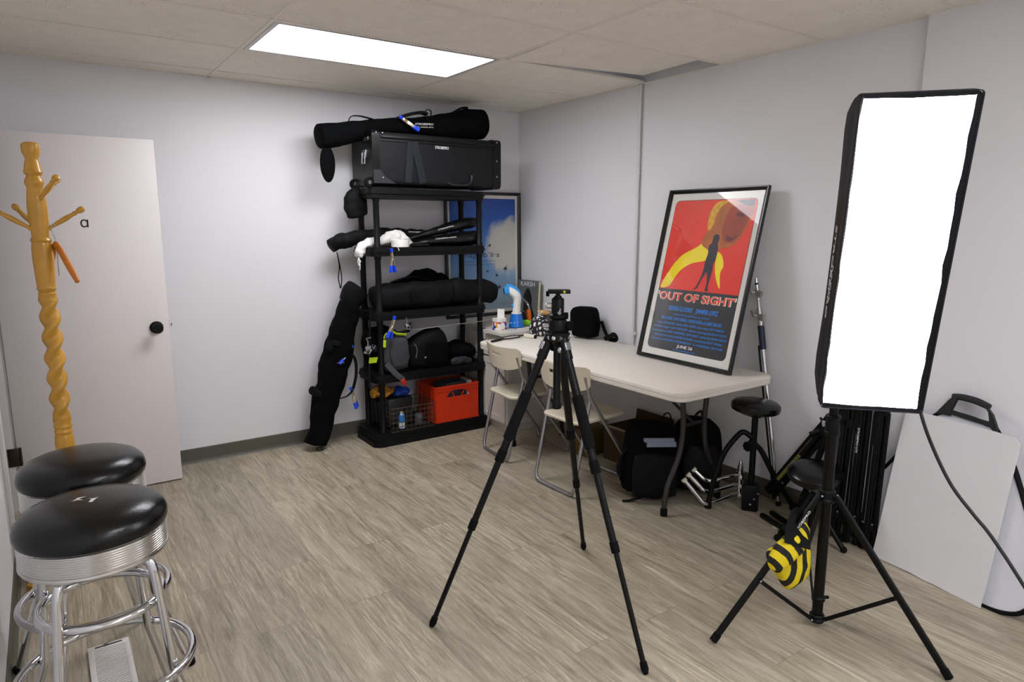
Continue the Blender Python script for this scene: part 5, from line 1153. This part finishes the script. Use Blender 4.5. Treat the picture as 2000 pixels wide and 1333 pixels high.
# sandbag saddled over the left leg of the stand
def beemat():
    t = NT('yellow_black_stripes'); b = t.b; m = t.co(loc=(0, 0, 0)); w_ = t.n('ShaderNodeTexWave', Scale=6.4, Distortion=1.0); w_.wave_type = 'RINGS'; w_.rings_direction = 'SPHERICAL'; w_.inputs['Detail Scale'].default_value = 2.
    mp = t.n('ShaderNodeMapping'); mp.inputs['Location'].default_value = (.16, 0., -.13); t.l(m, 'Vector', mp, 'Vector'); t.l(mp, 'Vector', w_, 'Vector')
    r = t.ramp([(.44, lin('0d0d0d')), (.47, lin('e2ca10'))]); r.color_ramp.interpolation = 'LINEAR'; t.l(w_, 'Fac', r, 'Fac'); t.l(r, 'Color', b, 'Base Color'); b.inputs['Roughness'].default_value = .75
    n_ = t.n('ShaderNodeTexNoise', Scale=300.); t.l(m, 'Vector', n_, 'Vector'); bp_ = t.n('ShaderNodeBump', Strength=.2, Distance=.005); t.l(n_, 'Fac', bp_, 'Height'); t.l(bp_, 'Normal', b, 'Normal'); return t.m
bee = beemat()
sb_ = thing('sandbag', 'yellow and black striped sandbag saddled over the softbox stand leg', 'sandbag', (2.16, 1.33, .12))
e1 = (V((2.314, 1.275, 0)) - V((1.894, 1.427, 0))).normalized()      # along the leg toward the column
nb = V((e1.y, -e1.x, 0)); nb = nb if nb.dot(V((-.6, -.8, 0))) > 0 else -nb   # camera side of the leg
def onbag(u, z, off): return V((2.314, 1.275, 0)) + e1 * u + Z * z + nb * off
Mb2 = basis(onbag(0, 0, -.035), e1, Z)
b = MB(); b.pillow(spl([(-.045, .40), (-.03, .30), (-.025, .21), (-.07, .165), (-.12, .15), (-.16, .20), (-.20, .265), (-.215, .31), (-.17, .335), (-.12, .385), (-.08, .42)], 4), .085, Mb2, nz=(.006, 26, 2.)); b.build('lobe', bee, sb_)
Mb3 = basis(onbag(0, 0, .040), e1, Z)
b = MB(); b.pillow(spl([(-.13, .395), (-.115, .36), (-.16, .315), (-.20, .29), (-.245, .285), (-.262, .31), (-.255, .345), (-.22, .39), (-.17, .42)], 4), .06, Mb3, nz=(.005, 26, 5.)); b.build('lobe', bee, sb_)
b = MB(); b.strap([onbag(-.10, .37, -.06), onbag(-.115, .425, -.03), onbag(-.13, .43, .0), onbag(-.15, .415, .04), onbag(-.165, .38, .065)], .12, .008, up=e1.cross(Z), m=14); b.build('saddle_strap', blackfab2, sb_)

# ------------------------------------------------------------------ black folding stools
def black_stool(label, c, hz, az, tiltx, spread, kind):
    t = thing('folding_stool', label, 'stool', c, 'black folding stools by the light stands'); c = V(c)
    A = lambda a: V((cos(R(a)), sin(R(a)), 0))
    b = MB(); Mt_ = Matrix.Translation(c + Z * hz) @ Matrix.Rotation(R(tiltx), 4, A(az)); b.lathe([(0, -.034), (.112, -.034), (.122, -.028), (.127, -.014), (.125, .004), (.112, .016), (.08, .024), (.04, .027), (0, .028)], 44, Mt_); b.build('seat', vinyl, t)
    b = MB(); b.box((0, 0, -.047), (.10, .10, .024), bev=.006); b.bm.transform(Mt_); b.build('seat_bracket', blackmetal, t)
    b = MB(); b.rod(c + Z * .03, c + Z * (hz - .05), .0165, n=16); b.build('post', blackmetal, t)
    return t, c, A
t, c, A = black_stool('higher black round folding stool at the right end of the table', (3.03, 2.095, 0), .585, 40, 3, .24, 0)
for (fx, fy), (kx, kz) in (((2.858, 2.235), (.6, .41)), ((3.215, 1.955), (.5, .36))):
    f = V((fx, fy, 0)) - c; f.z = 0; L = f.length; f.normalize()
    b = MB()
    if kx > .55: b.tube([c + f * .005 + Z * .40, c + f * .05 + Z * .432, c + f * (L * .38) + Z * .415, c + f * (L * .68) + Z * .315, c + f * (L * .88) + Z * .17, c + f * L + Z * .02], .0145, 14, smooth=40)
    else: b.tube([c - f * .02 + Z * .385, c + f * .04 + Z * .335, c + f * (L * .5) + Z * .20, c + f * L + Z * .02], .0145, 14, smooth=30)
    lg = b.build('leg', blackmetal, t); b = MB(); b.lathe([(0, 0), (.019, 0), (.019, .03), (.016, .036), (0, .036)], 16, Matrix.Translation(c + f * L)); b.build('foot_cap', rubber, lg)
b = MB(); b.lathe([(0, 0), (.008, 0), (.008, .02), (.025, .022), (.028, .028), (.028, .042), (.022, .048), (0, .048)], 8, along(c + Z * .365 - rtv * .012 - fwv * .01, -rtv * .8 - fwv * .6)); b.build('pivot_knob', rubber, t)
b = MB(); b.box((c.x, c.y, .075), (.085, .085, .15), RZ(35), bev=.012); b.build('base_block', blackplastic, t)
for k in range(3):
    b = MB(); b.ball(c - fwv * .058 - rtv * (.02 - .02 * k) + Z * (.05 + .03 * k), .006, n=8); b.build('bolt', steel, t)
t, c, A = black_stool('lower black padded folding stool behind the softbox stand', (2.965, 1.70, 0), .345, 300, 10, .2, 1)
for az in (150, 30, 270):
    f = A(az); b = MB(); b.tube([c + f * .012 + Z * .24, c + f * .08 + Z * .12, c + f * .165 + Z * .018], .013, 12, smooth=16); lg = b.build('leg', blackmetal, t)
    b = MB(); b.ball(c + f * .168 + Z * .0165, .0165, n=12); b.build('foot_cap', rubber, lg)
b = MB(); b.loft([c + Z * .30 - fwv * .06 - rtv * .05, c + Z * .292 - fwv * .115 + rtv * .0], [.03, .03], [.012, .012], m=4, p=4); b.box(c + Z * .300 - fwv * .126 + rtv * .005, (.022, .01, .022), RZ(35), bev=.002); b.build('lock_handle', mat('lock_grey', '34363b', .35), t)

# ------------------------------------------------------------------ chrome stands beside the table
hubc = V((3.085, 2.205, 0))
for k, lab in enumerate(('bottom one of three bent chrome stand legs on the floor by the table', 'middle one of three bent chrome stand legs on the floor by the table', 'top one of three bent chrome stand legs on the floor by the table')): pass
cs_ = thing('c_stand_base', 'chrome stand base folded flat on the floor with three bent legs under the table end', 'stand base', hubc)
tips = [(2.765, 2.330, .150), (2.815, 2.345, .165), (2.865, 2.35, .182)]
bends = [(2.835, 2.232, .020), (2.872, 2.262, .072), (2.905, 2.288, .122)]
for k in range(3):
    B_ = V(bends[k]); T_ = V(tips[k]); Hh = hubc + Z * (.045 + .052 * k)
    d1 = (B_ - Hh).normalized(); d2_ = (T_ - B_).normalized()
    b = MB(); b.tube([Hh, B_ - d1 * .05, B_ - d1 * .018 + d2_ * .004, B_ + d2_ * .022, B_ + d2_ * .055, T_], .0115, 14, smooth=36); lg = b.build('leg', chrome, cs_)
    b = MB(); b.tube([T_ - d2_ * .012, T_ + d2_ * .001, T_ + d2_ * .006], [.0135, .016, .0155], 16); b.build('end_cap', mat('cap_ivory', 'd5d2c4', .5), lg)
    b = MB(); b.lathe([(0, -.018), (.022, -.018), (.022, .018), (0, .018)], 20, Matrix.Translation(Hh)); b.lathe([(0, 0), (.007, 0), (.007, .02), (.010, .024), (.010, .034), (0, .036)], 12, along(Hh - fwv * .02, -fwv * .8 - rtv * .4)); b.build('hub_ring', chrome, cs_)
b = MB(); b.rod(hubc + Z * .0, hubc + Z * .205, .016, n=16); b.lathe([(0, .2), (.010, .2), (.012, .215), (.006, .235), (0, .24)], 14, Matrix.Translation(hubc)); b.build('socket', chrome, cs_)
lp = thing('stand_pole', 'chrome telescopic stand pole with clamps and dark blue tape leaning on the wall', 'pole', (3.20, 2.035, 0))
A0, A1 = V((3.198, 2.030, 0.0)), V((3.236, 2.288, 1.235)); dl = A1 - A0; P = lambda s: A0 + dl * s
b = MB(); b.rod(P(0.002), P(.845), .0115, n=16); b.build('lower_tube', chrome, lp)
b = MB(); b.rod(P(.84), P(.945), .0095, n=16); b.rod(P(.94), P(1.0), .0065, n=14); b.build('upper_tube', chrome, lp)
sdv = V((-.35, -.93, 0)).normalized(); pd = dl.normalized()
o2 = -V((0, 1, 0)) * -.0
b = MB(); b.rod(P(.02) + V((-.002, .026, 0)), P(.70) + V((-.002, .024, 0)), .0055, n=12); b.build('side_rod', blackmetal, lp)
b = MB(); b.rod(P(.685), P(.79), .0175, n=20); b.build('tape_wrap', mat('navy_tape', '141b38', .5), lp)
for s0, s1, r in ((.79, .865, .0165), (.905, .955, .013)):
    b = MB(); b.rod(P(s0), P(s1), r, r * .92, 16); q = P((s0 + s1) / 2); b.box(q + sdv * .018 * -1 * -1, (.022, .03, .034), RX(12), bev=.004); b.rod(q, q + V((-.018, .030, .012)), .007, n=10); b.box(q + V((-.020, .034, .016)), (.012, .012, .042), RX(-35), bev=.003); b.build('clamp', mat('cast_alloy', 'b9b8b4', .28, metal=.9, var=.2), lp)
b = MB(); b.rod(P(.97), P(.978), .009, n=14); b.build('band', rubber, lp)
b = MB(); b.rod(P(0), P(.02), .014, n=14); b.build('foot_cap', rubber, lp)

# ------------------------------------------------------------------ folded black stands against the wall
def folded_stand(label, b0, t0, k, group='folded black light stands against the wall', txt=None):
    b0, t0 = V(b0), V(t0); d = t0 - b0; dn = d.normalized(); L = d.length; sdv = dn.cross(V((1, 0, 0))).normalized(); nv = sdv.cross(dn); nv = nv if nv.x < 0 else -nv
    t = thing('folded_light_stand', label, 'stand', b0, group)
    P = lambda s, a=0, o=0: b0 + d * s + sdv * a + nv * o
    b = MB(); b.rod(P(.03), P(.97), .0145, n=16); b.rod(P(.97), P(1.0), .008, n=12); b.build('column', blackmetal, t)
    for a, o, s0, s1 in ((.0, .0275, .012, .70), (.027, .006, .0, .68), (-.027, .006, .005, .69)):
        b = MB(); b.loft([P(s0, a, o), P(s1, a, o)], .0105, .0085, up=nv, n=14, p=5, m=3, dome=False); lg = b.build('leg', blackmetal, t)
        b = MB(); b.loft([P(s0 - .004, a, o), P(s0 + .03, a, o)], .0125, .0105, up=nv, n=14, p=5, m=3); b.build('foot_cap', rubber, lg)
        if abs(a) < .01:
            b = MB(); b.box((0, 0, 0), (.0012, L * .4, .001)); b.bm.transform(basis(P(.33, .0095, o + .0095), sdv, dn)); b.build('edge_highlight_strip', greysteel, lg, smooth=False)
            if txt: text(txt, basis(P(.5, 0, o + .0095), -dn, sdv if (-dn).cross(sdv).dot(nv) > 0 else -sdv), .012, whiteink, lg, w=.12, bold=.008)
    for s in (.12, .70, .74, .86):
        b = MB(); b.box((0, 0, 0), (.062 if s < .8 else .04, .045, .038), bev=.007); b.bm.transform(basis(P(s, 0, .006), sdv, dn)); b.build('collar', blackplastic, t)
    b = MB(); b.lathe([(0, 0), (.007, 0), (.007, .018), (.013, .02), (.013, .032), (0, .034)], 14, along(P(.86, .018, .006), sdv)); b.build('knob', rubber, t)
    b = MB()
    for s, a in ((.135, .022), (.135, -.022), (.695, .0), (.745, .024), (.745, -.024)): b.ball(P(s, a, .0265), .0042, n=8)
    b.build('rivets', steel, t)
folded_stand('left one of three folded black stands upright behind the softbox stand', (3.085, 1.655, .004), (3.222, 1.690, .98), 0)
folded_stand('middle folded black stand with white lettering, behind the softbox stand', (3.09, 1.570, .004), (3.225, 1.615, 1.00), 1, txt='STROBEPRO LITE')
folded_stand('right one of three folded black stands, next to the white foam board', (3.095, 1.488, .004), (3.17, 1.505, .96), 2)
folded_stand('folded black stand leaning steeply sideways along the wall behind the stools', (3.165, 2.060, .075), (3.205, 1.625, .775), 3)
kt = MB(); kt.rod((3.105, 1.985, .19), (3.12, 1.885, .345), .010, n=14); tag(kt.build('khaki_tube', mat('khaki', '6a6a30', .6)), 'short khaki tube resting on the steeply leaning folded stand', 'tube')
am = thing('boom_arm', 'black boom arm with clamp leaning behind the lower stool', 'boom arm', (3.11, 1.86, 0))
b = MB(); b.rod((3.11, 1.875, .0), (3.16, 1.745, .56), .016, n=14); b.build('tube', blackmetal, am)
b = MB(); b.box((3.150, 1.758, .50), (.05, .06, .06), RX(15), bev=.01); b.rod((3.14, 1.79, .50), (3.12, 1.835, .475), .012, n=10); b.rod((3.14, 1.77, .53), (3.135, 1.795, .57), .006, n=10); b.build('clamp', blackplastic, am)
b = MB(); b.box((3.128, 1.77, .545), (.01, .018, .03), bev=.002); b.build('clamp_screw', chrome, am)
for k, (a, c_) in enumerate((((2.99, 1.99, .014), (2.925, 1.78, .014)), ((3.06, 1.98, .014), (2.99, 1.80, .014)))):
    b = MB(); b.loft([a, c_], .013, .012, up=Z, n=14, p=4, m=3); tag(b.build('floor_bar', blackmetal), ('front black metal bar lying on the floor between the black stools', 'rear black metal bar lying on the floor between the black stools')[k], 'bar')

# ------------------------------------------------------------------ foam board and white reflector
BB, es, eh = V((2.965, .965, .001)), V((.185, .983, 0)).normalized(), V((.186, -.035, .982)).normalized()
es = (es - eh * es.dot(eh)).normalized()
nf = eh.cross(es); nf = nf if nf.x < 0 else -nf
MF = basis(BB, es, eh)
sgn = 1 if (MF.to_3x3() @ V((0, 0, 1))).dot(nf) > 0 else -1
fb = MB(); fw_, fh_ = .487, .706
poly = [(0, 0), (.06, .001), (.12, .0), (.19, .003), (.24, .0005), (.30, .004), (.36, .002), (.43, .0), (fw_, .002), (fw_ - .001, .2), (fw_, .45), (fw_ - .0015, fh_), (.3, fh_ + .001), (.10, fh_), (.025, fh_ - .004), (.004, fh_ - .025), (.001, fh_ - .06), (.001, .4), (-.001, .15)]
fb.prism(poly, -sgn * .006, MF); fo = fb.build('foam_board', mat('foam_board_white', 'dcdadb', .55, var=.03, vs=4.), smooth=False); tag(fo, 'scuffed white foam board leaning in front of the white reflector', 'board')
rf = thing('reflector', 'white fabric reflector with black rim and grip handle behind the foam board', 'reflector', BB - nf * .025)
MR = basis(BB - nf * .026, es, eh)
RZs = sgn
rim = spl([(.40, .66), (.36, .715), (.30, .735), (.22, .735), (.155, .725), (.115, .715), (.075, .665), (.02, .59), (-.035, .49), (-.09, .38), (-.14, .26), (-.165, .14), (-.13, .05), (-.05, .012), (.06, .006), (.20, .008), (.34, .02), (.47, .07), (.555, .15), (.584, .23), (.578, .34), (.515, .45), (.45, .57)], 4)
b = MB(); b.prism(rim, -.004 * RZs, MR, h0=.0); rc_ = b.build('cloth', mat('reflector_white', 'd9dae0', .5, bump=.35, bs=9., var=.04), rf, smooth=False)
b = MB(); b.tube([MR @ V((x, y, -.002 * RZs)) for x, y in rim], .011, 10, closed=True, flat=.8); b.build('rim', blackfab2, rf)
b = MB(); z_ = -.0005 * RZs
def plate(pl, nm='handle_plate'):
    b = MB(); b.prism(pl, .010 * RZs, MR, h0=-.006 * RZs); return b.build(nm, mat('handle_black', '101012', .45), rf)
plate([(.362, .718), (.318, .790), (.300, .812), (.286, .806), (.292, .780), (.300, .745), (.296, .735), (.30, .720)])
plate([(.168, .800), (.135, .770), (.115, .735), (.078, .668), (.098, .680), (.122, .708), (.140, .722), (.142, .745), (.152, .775), (.172, .795)])
plate([(.300, .728), (.296, .748), (.20, .740), (.140, .738), (.138, .718), (.21, .722)])
b = MB(); b.loft([MR @ V((.310, .806, -.002 * RZs)), MR @ V((.27, .811, -.002 * RZs)), MR @ V((.21, .808, -.002 * RZs)), MR @ V((.158, .796, -.002 * RZs))], [.013, .0145, .015, .013], [.012, .013, .014, .012], up=nf, m=20, n=18, p=2.6, dome=.3); b.build('grip', mat('grip_rubber', '1a1b1d', .6, bump=.2, bs=200.), rf)

# ------------------------------------------------------------------ backpacks and carton under the table
k1 = thing('backpack', 'black backpack with grey papers in its pocket under the near end of the table', 'backpack', (2.76, 2.58, 0))
ud = V((.83, -.55, 0)).normalized()
b = MB(); b.loft([(2.73, 2.555, .045), (2.735, 2.56, .12), (2.745, 2.565, .24), (2.755, 2.57, .35), (2.765, 2.575, .41)], [.155, .165, .160, .148, .115], [.085, .105, .105, .09, .06], up=(.55, .83, 0), m=26, n=40, p=3., nz=(.008, 10, 4.), dome=.3); b.build('body', blackfab, k1)
Mk = basis((2.672, 2.465, .24), (.83, -.55, 0), (.08, .1, 1))
b = MB(); b.pillow([(-.12, -.20), (.0, -.215), (.12, -.20), (.125, -.05), (.11, .03), (.0, .045), (-.11, .03), (-.125, -.05)], .07, Mk, nz=(.005, 20, 3.)); b.build('front_pocket', mat('dark_teal_nylon', '07090a', .7, bump=.2, bs=250., spec=.15), k1)
b = MB(); b.tube([(2.79, 2.53, .44), (2.80, 2.515, .475), (2.82, 2.50, .475), (2.825, 2.49, .435)], .004, 8, smooth=14); b.build('top_loop', blackfab2, k1)
b = MB(); b.strap([(2.60, 2.60, .30), (2.56, 2.63, .20), (2.57, 2.62, .10), (2.60, 2.59, .04)], .03, .005, m=14); b.strap([(2.62, 2.50, .03), (2.565, 2.535, .008), (2.53, 2.56, .006)], .028, .004, m=8); b.build('strap', blackfab2, k1)
pp = MB(); pp.box((2.695, 2.440, .335), (.16, .035, .030), Matrix.Rotation(R(-33.5), 3, 'Z') @ RX(-18), bev=.004); pp.box((2.688, 2.452, .358), (.165, .030, .022), Matrix.Rotation(R(-33.5), 3, 'Z') @ RX(-10), bev=.003)
tag(pp.build('folded_papers', mat('slate_paper', '7b8192', .7, var=.12)), 'bluish grey papers tucked in the front of the backpack under the table', 'papers')
k2 = thing('backpack', 'plain black backpack under the near end of the table, closest to the wall', 'backpack', (3.0, 2.42, 0))
b = MB(); b.loft([(2.985, 2.44, .05), (2.985, 2.44, .15), (2.99, 2.445, .28), (3.0, 2.45, .38), (3.01, 2.455, .425)], [.135, .145, .145, .125, .08], [.09, .10, .10, .085, .05], up=(.55, .83, 0), m=26, n=40, p=2.8, nz=(.009, 10, 9.), dome=.35); b.build('body', blackfab, k2)
b = MB(); b.tube([(2.965, 2.44, .43), (2.97, 2.435, .462), (3.03, 2.45, .468), (3.05, 2.455, .425)], .007, 8, smooth=14); b.build('top_handle', blackfab2, k2)
b = MB(); b.pillow([(-.10, -.15), (.10, -.15), (.105, .02), (.07, .10), (-.07, .10), (-.105, .02)], .06, basis((2.925, 2.345, .21), (.83, -.55, 0), (.05, .08, 1)), nz=(.005, 20, 6.)); b.build('front_pocket', blackfab2, k2)
cbx = thing('cardboard_box', 'open brown cardboard box behind the backpacks against the wall', 'box', (3.06, 2.92, 0))
cbm = mat('brown_card', '46311f', .85, var=.08, bump=.1, bs=60.); cbi = mat('pale_card', 'a89c8c', .8)
QX0, QX1, QY0, QY1, QZ = 2.935, 3.225, 2.80, 3.16, .225
b = MB()
for a in ((QX0, QX0 + .005, QY0, QY1), (QX1 - .005, QX1, QY0, QY1), (QX0 + .005, QX1 - .005, QY0, QY0 + .005), (QX0 + .005, QX1 - .005, QY1 - .005, QY1)): b.box(((a[0] + a[1]) / 2, (a[2] + a[3]) / 2, QZ / 2), (a[1] - a[0], a[3] - a[2], QZ))
b.box(((QX0 + QX1) / 2, (QY0 + QY1) / 2, .004), (QX1 - QX0 - .01, QY1 - QY0 - .01, .006)); b.build('body', cbm, cbx, smooth=False)
def flap(o, xd, yd, w_, h_, m_):
    b = MB(); b.prism([(0, 0), (w_, 0), (w_ - .02, h_), (.02, h_)], .003, basis(o, xd, yd)); b.build('flap', m_, cbx, smooth=False)
flap((QX0, QY0, QZ), (1, 0, 0), (0, -.20, .14), .29, .095, cbm); flap((QX0, QY1, QZ), (0, -1, 0), (-.12, 0, .07), .40, .10, cbi); flap((QX1, QY0, QZ), (0, 1, 0), (-.02, 0, .14), .36, .075, cbm)
yb = MB(); yb.box((2.93, 3.30, .09), (.20, .16, .18), RZ(10), bev=.004); tag(yb.build('yellow_box', mat('dull_yellow_card', '5e4c12', .8)), 'dull yellow box on the floor under the table behind the nearer chair', 'box')
for k, (poly, lab) in enumerate((([(-.03, -.016), (.026, -.020), (.030, .016), (-.024, .020)], 'small pale paper scrap on the floor beside the striped sandbag'),)):
    b = MB(); b.prism(poly, .0006, Matrix.Translation((2.955, 1.868, .0004)) @ Matrix.Rotation(R(-50), 4, 'Z')); tag(b.build('paper_scrap', mat('scrap', 'cfc9bb', .7), smooth=False), lab, 'paper')
ns = MB(); ns.prism([(-.014, -.008), (.012, -.010), (.014, .008), (-.012, .010)], .0006, Matrix.Translation((1.455, 4.30, .0004))); tag(ns.build('paper_scrap', MATS['scrap'], smooth=False), 'tiny white scrap on the floor at the foot of the leaning bag', 'paper')

# ------------------------------------------------------------------ camera and world
cam = bpy.data.cameras.new('camera'); cam.sensor_width = 36; cam.lens = 36 * 1312 / 2000; cam.clip_start = .05
co = bpy.data.objects.new('camera', cam); col.objects.link(co)
co.location = (0, 0, 1.52); co.rotation_euler = (R(90 - 9.74), 0, R(55.2 - 90))
sc.camera = co
wd = bpy.data.worlds.new('room_world'); wd.use_nodes = True; sc.world = wd
wd.node_tree.nodes['Background'].inputs['Color'].default_value = (.02, .02, .022, 1); wd.node_tree.nodes['Background'].inputs['Strength'].default_value = .2
sc.view_settings.view_transform = 'Standard'; sc.view_settings.look = 'None'; sc.view_settings.gamma = 1; sc.view_settings.use_curve_mapping = False
sc.view_settings.exposure = EXPO
